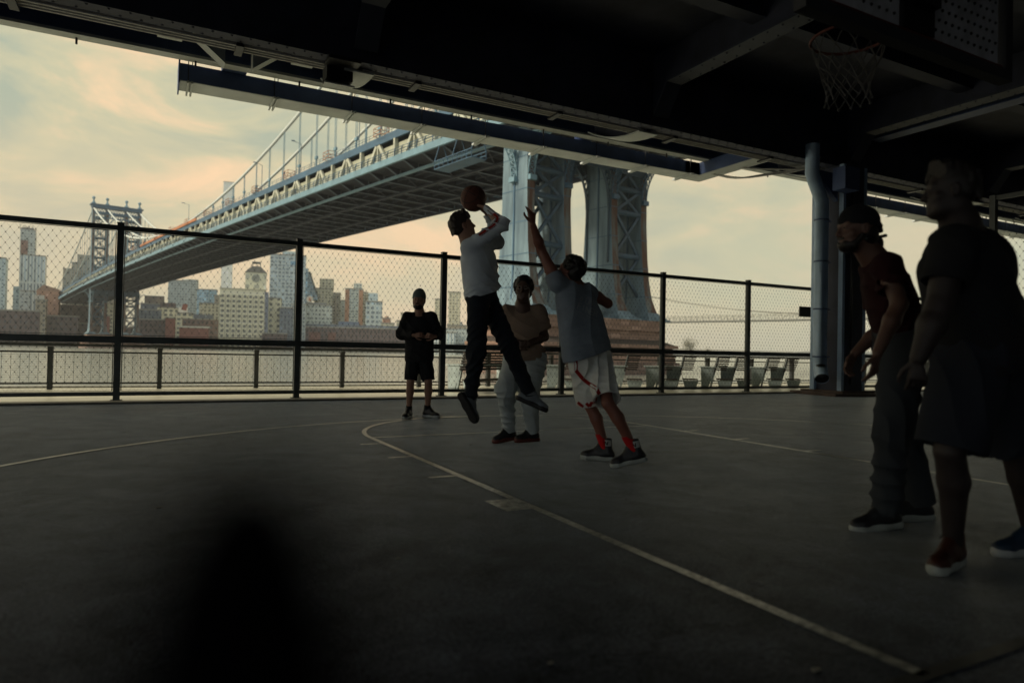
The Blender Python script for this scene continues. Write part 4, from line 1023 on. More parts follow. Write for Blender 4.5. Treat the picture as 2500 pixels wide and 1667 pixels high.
bld('faint tall round topped tower in haze behind the bridge cable', 546, 562, 444, 1500, 40, facade('hazy_wall', (.78, .78, .66), (.70, .71, .62), 8, 8, .4, .5))
for i, (x0, x1, y) in enumerate([(140, 250, 790), (284, 340, 800), (640, 700, 815)]): 
    bld(['low dark waterfront shed behind the far tower', 'low dark shed right of the far tower pier', 'low shed at the foot of the cream block'][i], x0, x1, y, 560, 14, f_dbrick)

# bare trees and shrubs along the far shore
BUSH = mat('bare_scrub', (0.13, 0.105, 0.07), 0.9, nscale=.3, namt=.5)
q = MB(); r2 = random.Random(3)
for i in range(2600):
    px = r2.uniform(-40, 1130); Zs = interp(px, [-40, 150, 400, 700, 900, 1130], [466, 492, 488, 545, 560, 585])+r2.uniform(-4, 6)
    z = -1.2+abs(r2.gauss(0, 1))*2.6*(0.6+0.5*math.sin(px*.045)**2); X = (px-1250)/FPX*Zs; c = CW(X, Zs, z); s = r2.uniform(.5, 1.3)
    a = [Vector((r2.uniform(-1, 1), r2.uniform(-1, 1), r2.uniform(-1, 1)))*s for _ in range(3)]
    q.add([c+v for v in a], [(0, 1, 2)])
struct(q.build('shore_scrub', BUSH), 'stuff')
def leaf_tree(px, Z, H, label, m, nleaf=1500):
    base = P(px, 860, Z); base.z = -1.5
    e = empty('tree', label, 'tree', tuple(base)); r3 = random.Random(px)
    q = MB(); tips = []
    def br(p, d, l, r, dep):
        q_ = p+d*l; q.tube([p, q_], [r, r*.65], 5)
        if dep == 0: tips.append(q_); return
        for _ in range(3): br(q_, (d+Vector((r3.uniform(-1, 1), r3.uniform(-1, 1), r3.uniform(-.2, .5)))).normalized(), l*.8, r*.6, dep-1)
    br(Vector((0, 0, 0)), Vector((0, 0, 1)), H*.3, H*.03, 3); q.build('trunk', mat('bark', (.08, .065, .05), .9), e)
    q = MB()
    for i in range(nleaf):
        t_ = tips[r3.randrange(len(tips))]*r3.uniform(.75, 1.05)+Vector((r3.gauss(0, 1), r3.gauss(0, 1), r3.gauss(0, 1.1)))*H*.12
        a = [Vector((r3.uniform(-1, 1), r3.uniform(-1, 1), r3.uniform(-1, 1)))*H*.03 for _ in range(3)]; q.add([t_+v for v in a], [(0, 1, 2)])
    q.build('crown', m, e)
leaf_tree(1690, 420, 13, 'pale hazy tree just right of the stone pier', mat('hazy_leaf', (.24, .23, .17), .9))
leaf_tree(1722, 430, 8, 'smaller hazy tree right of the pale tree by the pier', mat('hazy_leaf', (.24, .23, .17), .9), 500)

# ------------------------------------------------------------ haze over the river
b = MB(); b.box((-2500, -2500, -6), (5200, 5200, 190))
hz = bpy.data.materials.new('haze'); hz.use_nodes = True; nt = hz.node_tree; nt.nodes.clear()
ho = N(nt, 'ShaderNodeOutputMaterial'); pv = N(nt, 'ShaderNodeVolumePrincipled'); pv.inputs['Color'].default_value = (0.86, 0.86, 0.80, 1); pv.inputs['Density'].default_value = 0.00019
nt.links.new(pv.outputs[0], ho.inputs['Volume'])
struct(b.build('haze', hz), 'stuff')

# ------------------------------------------------------------ people: signed distance bodies meshed with surface nets
def smin(a, b, k):
    h = np.clip(0.5+0.5*(b-a)/k, 0, 1); return b*(1-h)+a*h-k*h*(1-h)
class Field:
    def __init__(s, lo, hi, vox):
        s.lo = np.array(lo, float); s.vox = vox; s.n = np.maximum(((np.array(hi)-s.lo)/vox).astype(int)+2, 4)
        s.g = np.full(s.n, 1.0, np.float32)
    def region(s, lo, hi):
        i0 = np.clip(((np.array(lo)-s.lo)/s.vox).astype(int)-1, 0, s.n-1); i1 = np.clip(((np.array(hi)-s.lo)/s.vox).astype(int)+2, 1, s.n)
        if (i1 <= i0).any(): return None, None
        sl = tuple(slice(a, c) for a, c in zip(i0, i1))
        ax = [s.lo[k]+np.arange(i0[k], i1[k])*s.vox for k in range(3)]
        return sl, np.stack(np.meshgrid(*ax, indexing='ij'), -1).astype(np.float32)
    def apply(s, d, sl, k, sub):
        g = s.g[sl]
        s.g[sl] = -smin(-g, d, k) if sub else smin(g, d, k)
    def cap(s, a, b, ra, rb, k=0.02, sub=False, flat=None):
        a = np.array(a, float); b = np.array(b, float); R_ = max(ra, rb)+k+3*s.vox
        sl, p = s.region(np.minimum(a, b)-R_, np.maximum(a, b)+R_)
        if sl is None: return s
        ba = b-a; pa = p-a
        if flat is not None:
            n_, f_ = np.array(flat[0], float), flat[1]; n_ /= np.linalg.norm(n_)
            pa = pa+((pa@n_)*(1/f_-1))[..., None]*n_; ba = ba+(ba@n_)*(1/f_-1)*n_
        h = np.clip((pa@ba)/max(ba@ba, 1e-9), 0, 1)
        d = np.linalg.norm(pa-h[..., None]*ba, axis=-1)-(ra+(rb-ra)*h)
        if flat is not None: d = d*min(1, flat[1]+.25)
        s.apply(d, sl, k, sub); return s
    def ell(s, c, r, F=None, U=None, k=0.02, sub=False):
        """ellipsoid, r along (side, F, U)"""
        c = np.array(c, float); F = np.array(F if F is not None else (0, 1, 0), float); U = np.array(U if U is not None else (0, 0, 1), float)
        S = np.cross(F, U); m = max(r)+k+3*s.vox; sl, p = s.region(c-m, c+m)
        if sl is None: return s
        q = p-c; q = np.stack([q@S, q@F, q@U], -1); r = np.array(r)
        k0 = np.linalg.norm(q/r, axis=-1); k1 = np.linalg.norm(q/(r*r), axis=-1)+1e-6
        s.apply(k0*(k0-1)/k1, sl, k, sub); return s
    def cut(s, p0, n, near=None, rad=None):
        """remove what lies on the +n side of the plane (within rad of near)"""
        p0 = np.array(p0, float); n = np.array(n, float); n = n/np.linalg.norm(n)
        if near is not None: sl, p = s.region(np.array(near)-rad, np.array(near)+rad)
        else: sl, p = s.region(s.lo, s.lo+s.n*s.vox)
        if sl is None: return s
        d = (p-p0)@n
        if near is not None: d = np.where(np.linalg.norm(p-np.array(near), axis=-1) < rad, d, -1)
        s.g[sl] = np.maximum(s.g[sl], d); return s
    def folds(s, dirs, amp):
        m = np.argwhere(np.abs(s.g) < 3.5*s.vox)
        if len(m) == 0: return s
        p = s.lo+m*s.vox; w = 0
        for d_, fr, wt in dirs:
            d_ = np.array(d_, float); d_ /= np.linalg.norm(d_)
            o = np.cross(d_, (0.3, 0.5, 0.8)); 
            ph = fr*(p@d_)+1.6*np.sin(fr*.31*(p@o)+2)+.9*np.sin(fr*.23*(p[:, 2]*1.7-p[:, 0]))
            w = w+wt*(.8-2*np.abs(np.sin(ph))**.7)*np.clip(.5+.8*np.sin(7*(p@o)+fr)*np.cos(5*(p@d_)+1.3*fr), .08, 1.2)
        s.g[tuple(m.T)] += (-amp*(1.3*w+.75)).astype(np.float32); return s
    def mesh(s, name, m, parent, smooth=True):
        g = s.g; g[0] = g[-1] = 1; g[:, 0] = g[:, -1] = 1; g[:, :, 0] = g[:, :, -1] = 1
        sg = (g < 0)
        cnt = np.zeros(np.array(g.shape)-1, np.int8)
        for dx in (0, 1):
            for dy in (0, 1):
                for dz in (0, 1): cnt += sg[dx:g.shape[0]-1+dx, dy:g.shape[1]-1+dy, dz:g.shape[2]-1+dz]
        act = np.argwhere((cnt > 0) & (cnt < 8))
        if len(act) == 0: return None
        idx = np.full(cnt.shape, -1, np.int32); idx[tuple(act.T)] = np.arange(len(act))
        C = [(x, y, z) for x in (0, 1) for y in (0, 1) for z in (0, 1)]
        val = np.stack([g[act[:, 0]+c[0], act[:, 1]+c[1], act[:, 2]+c[2]] for c in C], 1)
        pos = np.zeros((len(act), 3)); num = np.zeros(len(act))
        for i in range(8):
            for j in range(i+1, 8):
                if sum(abs(C[i][k]-C[j][k]) for k in range(3)) != 1: continue
                va, vb = val[:, i], val[:, j]; mk = (va < 0) != (vb < 0)
                t = np.where(mk, va/np.where(mk, va-vb, 1), 0)
                q = np.array(C[i])+t[:, None]*(np.array(C[j])-np.array(C[i])); pos += q*mk[:, None]; num += mk
        pos = s.lo+(act+pos/num[:, None])*s.vox
        quads = []
        for ax in range(3):
            a, b2 = [(1, 2), (2, 0), (0, 1)][ax]
            sh = [slice(None)]*3; s1 = list(sh); s0 = list(sh); s0[ax] = slice(0, -1); s1[ax] = slice(1, None)
            ch = sg[tuple(s0)] != sg[tuple(s1)]
            e = np.argwhere(ch); e = e[(e[:, a] > 0) & (e[:, b2] > 0)]
            def ci(da, db):
                q = e.copy(); q[:, a] -= da; q[:, b2] -= db
                return idx[np.minimum(q[:, 0], idx.shape[0]-1), np.minimum(q[:, 1], idx.shape[1]-1), np.minimum(q[:, 2], idx.shape[2]-1)]
            q4 = np.stack([ci(1, 1), ci(0, 1), ci(0, 0), ci(1, 0)], 1)
            ins = sg[e[:, 0], e[:, 1], e[:, 2]]; q4 = np.where(ins[:, None], q4, q4[:, ::-1]); quads.append(q4[(q4 >= 0).all(1)])
        quads = np.concatenate(quads)
        off = np.array(parent.location) if parent is not None else np.zeros(3)
        if parent is not None and parent.parent is not None: off = np.array(parent.parent.location)
        me = bpy.data.meshes.new(name); me.vertices.add(len(pos)); me.vertices.foreach_set('co', (pos-off).astype(np.float32).ravel())
        me.loops.add(len(quads)*4); me.loops.foreach_set('vertex_index', quads.astype(np.int32).ravel())
        me.polygons.add(len(quads)); me.polygons.foreach_set('loop_start', np.arange(0, len(quads)*4, 4, dtype=np.int32))
        me.polygons.foreach_set('use_smooth', np.ones(len(quads), bool)); me.update(calc_edges=True); me.materials.append(m)
        o = bpy.data.objects.new(name, me); scene.collection.objects.link(o); o.parent = parent
        return o
def fld(pts, pad, vox):
    a = np.array([list(p) for p in pts]); return Field(a.min(0)-pad, a.max(0)+pad, vox)
def nrm(v): v = Vector(v); return v.normalized()
def cdir(r, f, u): return (R0*r+F0*f+UP*u).normalized()   # direction given as right / away / up for the viewer
def frame(F, U):
    F = nrm(F); U = Vector(U); U = (U-F*U.dot(F)).normalized(); return F, U, F.cross(U)

def hand(fl, W, d, n, thumb, curl=(.3, .35, .4, .45), size=1.0, spread=.15, tcurl=.3):
    """palm from wrist W along d, palm faces n, thumb (+1/-1) on the side d x n"""
    d = nrm(d); n = nrm(Vector(n)-d*Vector(n).dot(d)); sd = d.cross(n)*thumb; z = size
    for i, o in enumerate((.026, .009, -.009, -.026)):
        fl.cap(W, W+d*.088*z+sd*o*z, .017*z, .0115*z, k=.008)
    fl.cap(W+d*.03*z, W+d*.07*z, .024*z, .024*z, k=.01, flat=(n, .5))
    for i, (o, ln) in enumerate(((.027, .072), (.009, .080), (-.009, .074), (-.027, .058))):
        p = W+d*.086*z+sd*o*z; dd = nrm(d+sd*(spread*(1.5-i)*.5)); an = 0; r = .0092*z
        for j, fr in enumerate((.45, .32, .25)):
            an += curl[i]*(1.0, 1.2, .8)[j]; v = dd*math.cos(an)+n*math.sin(an); q = p+v*ln*fr*z; fl.cap(p, q, r, r*.9, k=.004); p = q; r *= .9
    p = W+d*.028*z+sd*.022*z; v = nrm(d*.75+sd*.75+n*tcurl); q = p+v*.042*z; fl.cap(p, q, .0135*z, .011*z, k=.008)
    v = nrm(d*.9+sd*.35+n*tcurl*1.4); q2 = q+v*.032*z; fl.cap(q, q2, .0105*z, .0092*z, k=.004); q3 = q2+nrm(d+n*tcurl)*.022*z; fl.cap(q2, q3, .0092*z, .008*z, k=.004)

def head(fl, C, F, U, s=1.0, nose=1.0):
    F, U, S = frame(F, U)
    A = lambda a, b, c: C+S*a*s+F*b*s+U*c*s
    fl.ell(A(0, -.012, .025), (.074*s, .096*s, .094*s), F, U, k=.02)
    fl.ell(A(0, .030, -.045), (.056*s, .060*s, .072*s), F, U, k=.03)
    fl.cap(A(-.03, .045, -.085), A(.03, .045, -.085), .026*s, .026*s, k=.03)
    fl.cap(A(0, .062, -.105), A(0, .070, -.100), .018*s, .016*s, k=.02)
    fl.cap(A(-.035, .070, .022), A(.035, .070, .022), .014*s, .014*s, k=.014)
    for x in (-1, 1):
        fl.ell(A(x*.031, .092, .002), (.016*s, .013*s, .012*s), F, U, k=.012, sub=True)
        fl.ell(A(x*.030, .076, .001), (.0125*s, .0125*s, .0125*s), F, U, k=.003)
        fl.cap(A(x*.045, .055, -.03), A(x*.03, .07, -.04), .018*s, .014*s, k=.02)
        fl.ell(A(x*.074, -.008, -.005), (.010*s, .020*s, .032*s), F, U, k=.008); fl.ell(A(x*.084, .0, -.003), (.006*s, .010*s, .018*s), F, U, k=.004, sub=True)
    fl.cap(A(0, .086, .010), A(0, .104*nose, -.030), .007*s, .0125*s, k=.010)
    for x in (-1, 1): fl.ell(A(x*.011, .092, -.036), (.008*s, .010*s, .008*s), F, U, k=.006)
    fl.cap(A(-.020, .080, -.062), A(.020, .080, -.062), .0075*s, .0075*s, k=.006); fl.cap(A(-.017, .079, -.075), A(.017, .079, -.075), .008*s, .008*s, k=.006)
    fl.cap(A(-.022, .093, -.069), A(.022, .093, -.069), .0035*s, .0035*s, k=.003, sub=True)

def eyes(parent, C, F, U, s=1.0):
    F, U, S = frame(F, U); off = parent.location
    for x in (-1, 1):
        q = MB(); q.sphere(C+S*x*.030*s+F*.0775*s+U*.001*s-off, .0100*s, 10, 8); o = q.build('eye', mat('eye_white', (.16, .15, .135), .3), parent, True)
        q = MB(); q.sphere(C+S*x*.030*s+F*.0845*s+U*.001*s-off, .0052*s, 8, 6); q.build('iris', mat('eye_dark', (.02, .015, .01), .2), o, True)

def shoe(parent, ankle, F, U, L_=.29, up_m=None, sole_m=None, collar=.09, wid=1.0, stripe=None, lace=None):
    """ankle joint, F towards the toe, U out of the top of the foot"""
    F, U, S = frame(F, U); A = lambda a, b, c: ankle+S*a*wid+F*b*(L_/.29)+U*c
    pts = [A(x, y, z) for x in (-.05, .05) for y in (-.1, .24) for z in (-.12, collar+.03)]
    f = fld(pts, .06, .0045)
    f.cap(A(0, -.045, -.055), A(0, .03, -.05), .037, .040, k=.02); f.cap(A(0, .03, -.05), A(0, .15, -.062), .040, .036, k=.03); f.cap(A(-.012, .15, -.066), A(-.006, .185, -.068), .030, .026, k=.03); f.cap(A(.014, .14, -.066), A(.010, .175, -.068), .028, .026, k=.03)
    f.cap(A(0, -.02, -.03), A(0, -.012, collar-.03), .044, .043, k=.03); f.cap(A(0, .03, -.01), A(0, .11, -.035), .026, .020, k=.03); f.cap(A(0, .028, collar-.05), A(0, .07, -.012), .024, .026, k=.03)
    f.cut(A(0, 0, -.075), -U); f.cut(A(0, 0, collar-.02), U); f.cap(A(0, -.014, collar-.05), A(0, -.01, collar+.03), .036, .037, k=.003, sub=True)
    o = f.mesh('shoe', up_m, parent)
    f = fld(pts, .06, .0045)
    f.cap(A(0, -.05, -.085), A(0, .04, -.085), .041, .039, k=.02); f.cap(A(0, .04, -.085), A(.002, .16, -.085), .039, .044, k=.03); f.cap(A(0, .16, -.085), A(0, .185, -.083), .042, .034, k=.02)
    f.cut(A(0, 0, -.108), -U); f.cut(A(0, 0, -.064), U+F*(-.08))
    f.mesh('sole', sole_m, o)
    if lace is not None:
        q = MB(); off = parent.location
        for i in range(5):
            b_ = .035+.02*i; h_ = .018-.012*i; q.tube([A(-.026, b_-.004, h_-.006)-off, A(0, b_, h_+.008)-off, A(.026, b_-.004, h_-.006)-off], .0032, 5)
        q.tube([A(.0, .03, .028)-off, A(.03, .035, .035)-off, A(.035, .05, .022)-off], .003, 5); q.tube([A(.0, .03, .028)-off, A(-.03, .04, .032)-off, A(-.038, .055, .015)-off], .003, 5)
        q.build('laces', lace, o)
    return o, A

def stamp(text_or_polys, org, du, dv, target, name, m, parent, up=.0015, dirn=None):
    """flat marks pressed onto a garment: polygons in (u,v) metres, dropped on the cloth along dirn"""
    off = parent.location
    bm_ = bmesh.new(); bm_.from_mesh(target.data); bv = BVHTree.FromBMesh(bm_); bm_.free()
    q = MB(); dirn = nrm(dirn)
    for poly in text_or_polys:
        pr = []
        for (x, y) in poly:
            p = Vector(org)+Vector(du)*x+Vector(dv)*y-off
            h = bv.ray_cast(p-dirn*.25, dirn, .6)
            pr.append((h[0]-dirn*up) if h[0] is not None else None)
        if any(p is None for p in pr): continue
        n = len(pr); q.add(pr+[p-dirn*.0008 for p in pr], [tuple(range(n)), tuple(range(n, 2*n))[::-1]]+[(i, (i+1) % n, n+(i+1) % n, n+i) for i in range(n)])
    if q.v: return q.build(name, m, target)

def strokes(lines, w, seg=.012):
    out = []
    for (x0, y0, x1, y1) in lines:
        L_ = math.hypot(x1-x0, y1-y0); n = max(1, int(L_/seg)); dx, dy = (x1-x0)/L_, (y1-y0)/L_
        for i in range(n):
            a, b_ = i/n, (i+1)/n; ax, ay, bx, by = x0+(x1-x0)*a, y0+(y1-y0)*a, x0+(x1-x0)*b_, y0+(y1-y0)*b_
            out.append([(ax-dy*w/2, ay+dx*w/2), (ax+dy*w/2, ay-dx*w/2), (bx+dy*w/2, by-dx*w/2), (bx-dy*w/2, by+dx*w/2)])
    return out

def person(label, J, S):
    """J: joints; S: style"""
    root = empty('person', label, 'person', (J['pelvis'].x, J['pelvis'].y, 0))
    vox = S.get('vox', .006); b = S.get('build', 1.0)
    F, U, Sd = frame(*J['headdir']); C = J['head']; hs = S.get('head', 1.0)
    allp = [J[k] for k in J if isinstance(J[k], Vector)]
    f = fld(allp, .22, vox)
    fwd = nrm(J['chestdir'])
    # trunk and neck
    f.cap(C-U*.06-F*.02, J['neck'], .052*b, .058*b, k=.03); f.cap(C-U*.08-F*.015, J['neck']+fwd*.01, .045*b, .055*b, k=.03)
    f.cap(J['shL'], J['shR'], .048*b, .048*b, k=.03); f.cap(J['neck'], (J['shL']+J['shR'])/2-(J['neck']-J['pelvis']).normalized()*-.02, .06*b, .09*b, k=.04)
    mid = (J['neck']+J['pelvis'])/2
    shm_ = (J['shL']+J['shR'])/2; ch = shm_+(J['pelvis']-shm_)*.25; wv = (J['shR']-J['shL'])
    for e in (-.27, 0, .27): f.cap(ch+wv*e, J['pelvis']+wv*e*.7, .070*b, .070*b, k=.04)
    f.cap(J['hipL'], J['hipR'], .075*b, .075*b, k=.04)
    for s_ in 'LR':
        sh, el, wr = J['sh'+s_], J['el'+s_], J['wr'+s_]; hp, kn, an = J['hip'+s_], J['kn'+s_], J['an'+s_]; am = S.get('arm', 1.0)*b
        f.cap(sh, sh.lerp(el, .4), .056*am, .052*am, k=.02); f.cap(sh.lerp(el, .4), el, .050*am, .039*am, k=.02)
        f.cap(el, el.lerp(wr, .35), .040*am, .043*am, k=.02); f.cap(el.lerp(wr, .35), wr, .042*am, .026*am, k=.02)
        hd = J.get('hand'+s_)
        if hd: hand(f, wr, hd[0], hd[1], hd[2], hd[3], spread=hd[4] if len(hd) > 4 else .15)
        lg = S.get('leg', 1.0)*b
        f.cap(hp, hp.lerp(kn, .5), .074*lg, .064*lg, k=.03); f.cap(hp.lerp(kn, .5), kn, .064*lg, .049*lg, k=.02)
        back = J.get('calf'+s_, -fwd)
        cm = kn.lerp(an, .32)+nrm(back)*.014; f.cap(kn, cm, .050*lg, .054*lg, k=.02); f.cap(cm, an, .052*lg, .032*lg, k=.02)
        fd = J['foot'+s_]; f.cap(an, an+nrm(fd[0])*.12-nrm(fd[1])*.04, .034, .028, k=.02)
    head(f, C, F, U, hs)
    body = f.mesh('body', S['skin'], root)
    if S.get('eyes', True): eyes(root, C, F, U, hs)
    return root, (C, F, U, Sd, hs)

def hair(root, H, m, kind='short', vox=.004):
    C, F, U, S, s = H; A = lambda a, b_, c: C+S*a*s+F*b_*s+U*c*s
    f = fld([A(-.12, -.14, -.1), A(.12, .12, .17)], .08, vox)
    if kind == 'curly':
        rr = random.Random(4); f.ell(A(0, -.02, .045), (.086*s, .104*s, .095*s), F, U, k=.01)
        f.ell(A(0, -.055, -.01), (.080*s, .065*s, .075*s), F, U, k=.02)
        for i in range(210):
            th = rr.uniform(0, 2*math.pi); z = rr.uniform(-.45, 1); q = math.sqrt(max(0, 1-z*z)); x, y = q*math.cos(th), q*math.sin(th)
            if y > .35 and z < .55: continue
            f.ell(A(x*.088, -.02+y*.106, .040+z*.098), (.016, .016, .014), F, U, k=.008)
        f.ell(A(0, .105, -.005), (.085*s, .070*s, .080*s), F, U, k=.015, sub=True)
    elif kind == 'short':
        f.ell(A(0, -.022, .036), (.078*s, .098*s, .092*s), F, U, k=.01); f.ell(A(0, -.052, -.005), (.071*s, .056*s, .062*s), F, U, k=.02)
        for i in range(60):
            rr = random.Random(i); x = rr.uniform(-.06, .06); y = rr.uniform(-.09, .08); h = .085+.03*rr.random()+(.02 if y > .02 else 0)
            r_ = max(0, 1-(x/.08)**2-(y/.11)**2); z0 = .04+.09*math.sqrt(r_)
            f.cap(A(x, y, z0-.025), A(x*1.08, y-.006+.012*rr.random(), z0+.004+.010*rr.random()+(.018 if y > .04 else 0)), .015, .007, k=.014)
        for i in range(26):
            rr = random.Random(100+i); z = rr.uniform(-.035, .07); x = rr.uniform(-.05, .05); f.cap(A(x, -.095, z+.01), A(x*1.1, -.106, z-.015), .014, .008, k=.014)
        f.ell(A(0, .100, -.005), (.085*s, .070*s, .085*s), F, U, k=.015, sub=True)
        for x in (-1, 1): f.ell(A(x*.085, .0, -.012), (.02, .026, .034), F, U, k=.006, sub=True)
    elif kind == 'beanie':
        f.ell(A(0, -.015, .045), (.083*s, .106*s, .100*s), F, U, k=.01); f.cap(A(0, -.01, .07), A(0, -.025, .095), .066, .058, k=.03)
        f.cut(A(0, .02, .018), -U+F*.12)
        f.folds([(S, 210, 1.0)], .0022)
    elif kind == 'cap':
        f.ell(A(0, -.018, .045), (.083*s, .110*s, .088*s), F, U, k=.01); f.cap(A(-.05, -.085, .005), A(.05, -.085, .005), .03, .03, k=.02)
        f.cut(A(0, .06, .022), -U+F*.10)
        f.cap(A(-.03, -.12, -.01), A(.03, -.12, -.01), .012, .012, k=.03); f.cap(A(-.03, -.15, -.035), A(.03, -.15, -.035), .009, .009, k=.03)
    elif kind == 'bun':
        f.ell(A(0, -.045, -.03), (.074*s, .068*s, .075*s), F, U, k=.02); f.ell(A(0, -.115, -.075), (.035*s, .035*s, .045*s), F, U, k=.02); f.ell(A(0, .09, -.01), (.08*s, .075*s, .09*s), F, U, k=.01, sub=True)
        f.folds([(U, 120, 1)], .003)
    elif kind == 'beard':
        f.ell(A(0, .045, -.085), (.056*s, .052*s, .042*s), F, U, k=.01); f.cap(A(-.066, .0, -.03), A(-.045, .04, -.085), .014, .02, k=.02); f.cap(A(.066, .0, -.03), A(.045, .04, -.085), .014, .02, k=.02)
        f.cap(A(-.022, .088, -.052), A(.022, .088, -.052), .007, .007, k=.006); f.ell(A(0, .105, -.069), (.020, .03, .008), F, U, k=.006, sub=True); f.cut(A(0, 0, -.03), U)
    return f.mesh({'beanie': 'beanie', 'cap': 'cap', 'beard': 'beard'}.get(kind, 'hair'), m, root)

def top(root, J, m, name='shirt', r=.115, rh=.13, sleeve=.6, rs=(.072, .078), hem=None, fold=None, vox=.006, widen=(.33, .36), long=False, drop=.0, amp=.006, neckr=.062, belly=0):
    F, U, Sd = frame(*J['headdir']); fwd = nrm(J['chestdir']); wv = J['shR']-J['shL']; ax = (J['pelvis']-J['neck']).normalized()
    hemp = hem if hem is not None else J['pelvis']+ax*drop
    pts = [J['neck'], hemp, J['shL'], J['shR'], J['elL'], J['elR']]+([J['wrL'], J['wrR']] if long else [])
    f = fld(pts, .24, vox); shm = (J['shL']+J['shR'])/2
    chest = shm+ax*.12
    for e in (-1, -.5, 0, .5, 1):
        f.cap(chest+wv*e*widen[0], hemp+ax*.10+wv*e*widen[1], r*(.86 if abs(e) == 1 else .97), rh*(.88 if abs(e) == 1 else 1), k=.06)
    if belly: f.ell(J['pelvis']-ax*.14+fwd*.04, (.15*belly, .13*belly, .15*belly), fwd, -ax, k=.06)
    f.cap(J['shL'], J['shR'], .066, .066, k=.05); f.cap(J['neck']+ax*.03, shm+ax*.06, neckr, .09, k=.05)
    for s_ in 'LR':
        sh, el, wr = J['sh'+s_], J['el'+s_], J['wr'+s_]
        if long:
            f.cap(sh, el, rs[0], rs[1], k=.04); f.cap(el, wr, rs[1]*.98, rs[1]*.55, k=.03)
        else:
            e_ = sh.lerp(el, sleeve); d = (el-sh).normalized(); f.cap(sh, e_+d*.06, rs[0], rs[1], k=.04)
    if fold: f.folds(fold, amp)
    f.cut(hemp, ax, near=hemp+ax*.16, rad=.46) if not S_nocut.get('x') else None
    f.cap(hemp-ax*.05-wv*widen[1]*.8, hemp+ax*.2-wv*widen[1]*.8, rh*.80, rh*.86, k=.01, sub=True) if False else None
    for s_ in 'LR':
        sh, el, wr = J['sh'+s_], J['el'+s_], J['wr'+s_]
        if long:
            d = (wr-el).normalized(); f.cut(wr-d*.01, d, near=wr+d*.04, rad=.075)
        else:
            d = (el-sh).normalized(); e_ = sh.lerp(el, sleeve); f.cut(e_, d, near=e_+d*.07, rad=.125); f.cap(e_-d*.06, e_+d*.1, rs[1]*.84, rs[1]*.88, k=.004, sub=True)
    f.cap(J['neck']-ax*.02+U*.0, J['neck']-ax*.12, neckr*.86, neckr*1.0, k=.01, sub=True)
    return f.mesh(name, m, root)
S_nocut = {}

def bottoms(root, J, m, name='trousers', r=(.115, .09, .062), upto=1.0, fold=None, vox=.006, amp=.006, waist=None, hems=True, wr_=.125):
    ax = (J['pelvis']-J['neck']).normalized()
    pts = [J['pelvis'], J['hipL'], J['hipR'], J['knL'], J['knR']]+([J['anL'], J['anR']] if upto > .99 else [])
    f = fld(pts, .22, vox)
    hw = J['hipR']-J['hipL']
    top_ = waist if waist is not None else J['pelvis']-ax*.10
    for e in (-.5, 0, .5): f.cap(J['pelvis']+hw*e*.9, top_+hw*e*.7, wr_, wr_*.92, k=.05)
    for s_ in 'LR':
        hp, kn, an = J['hip'+s_], J['kn'+s_], J['an'+s_]
        if upto > .99:
            f.cap(hp, kn, r[0], r[1], k=.04); f.cap(kn, an, r[1], r[2], k=.04)
        else:
            e_ = hp.lerp(kn, upto); d = (kn-hp).normalized(); f.cap(hp, e_+d*.08, r[0], r[1], k=.035)
    if fold: f.folds(fold, amp)
    f.cut(top_, -ax, near=top_-ax*.15, rad=.34)
    for s_ in 'LR':
        hp, kn, an = J['hip'+s_], J['kn'+s_], J['an'+s_]
        if upto > .99:
            d = (an-kn).normalized(); f.cut(an-d*.0, d, near=an+d*.08, rad=.11)
        else:
            d = (kn-hp).normalized(); e_ = hp.lerp(kn, upto); f.cut(e_, d, near=e_+d*.1, rad=.17); f.cap(e_-d*.10, e_+d*.12, r[1]*.80, r[1]*.88, k=.004, sub=True)
    return f.mesh(name, m, root)

def sock(root, J, s_, m, h=.10, r=.043, name='sock'):
    an, kn = J['an'+s_], J['kn'+s_]; d = (kn-an).normalized(); f = fld([an, an+d*h], .07, .004); f.cap(an-d*.03, an+d*h, r*.98, r*1.05, k=.01); f.cut(an+d*h, d); f.cap(an+d*h*.8, an+d*h*1.4, r*.85, r*.9, k=.002, sub=True); return f.mesh(name, m, root)

SK1 = mat('skin_warm', (.36, .20, .14), .55, nscale=12, namt=.15); SK2 = mat('skin_brown', (.22, .12, .085), .55, nscale=12, namt=.15); SK3 = mat('skin_deep', (.11, .062, .045), .5, nscale=12, namt=.15)
def cloth(name, col, rough=.9, namt=.18, ns=5, b_=.25, bs=320): return mat(name, col, rough, nscale=ns, namt=namt, bump=b_, bscale=bs, spec=.2)
WHITE = cloth('white_cotton', (.72, .80, .88)); BLKC = cloth('black_cloth', (.018, .019, .022)); TAN = cloth('tan_cotton', (.34, .25, .19)); SWEAT = cloth('grey_sweatpants', (.52, .58, .59))
GTEE = cloth('grey_blue_tee', (.27, .32, .38), ns=9, namt=.25); WSH = cloth('white_shorts', (.80, .82, .78)); RED_SHADED = cloth('dark_red_tee_shaded', (.028, .006, .008)); SWEAT_SHADED = cloth('grey_sweatpants_shaded', (.045, .053, .062)); NAVYC = cloth('charcoal_trousers', (.020, .025, .034))  # dark red tee and dark sweatpants have shade darkened into their colour
REDC = cloth('red_sock', (.55, .02, .02)); REDT = cloth('red_trim', (.32, .025, .02)); HAIRD = mat('dark_hair', (.018, .014, .012), .55, nscale=60, namt=.5); HAIRB = mat('brown_hair', (.05, .035, .025), .55, nscale=60, namt=.5)
BEAN = cloth('grey_beanie', (.16, .20, .19)); SHB = mat('shoe_black', (.016, .018, .022), .5); SHW = mat('shoe_white', (.45, .48, .47), .5); SHG = mat('shoe_grey', (.17, .20, .23), .55); SOLEB = mat('rubber_black', (.012, .012, .014), .6); SOLEW = mat('rubber_white', (.42, .46, .43), .55)
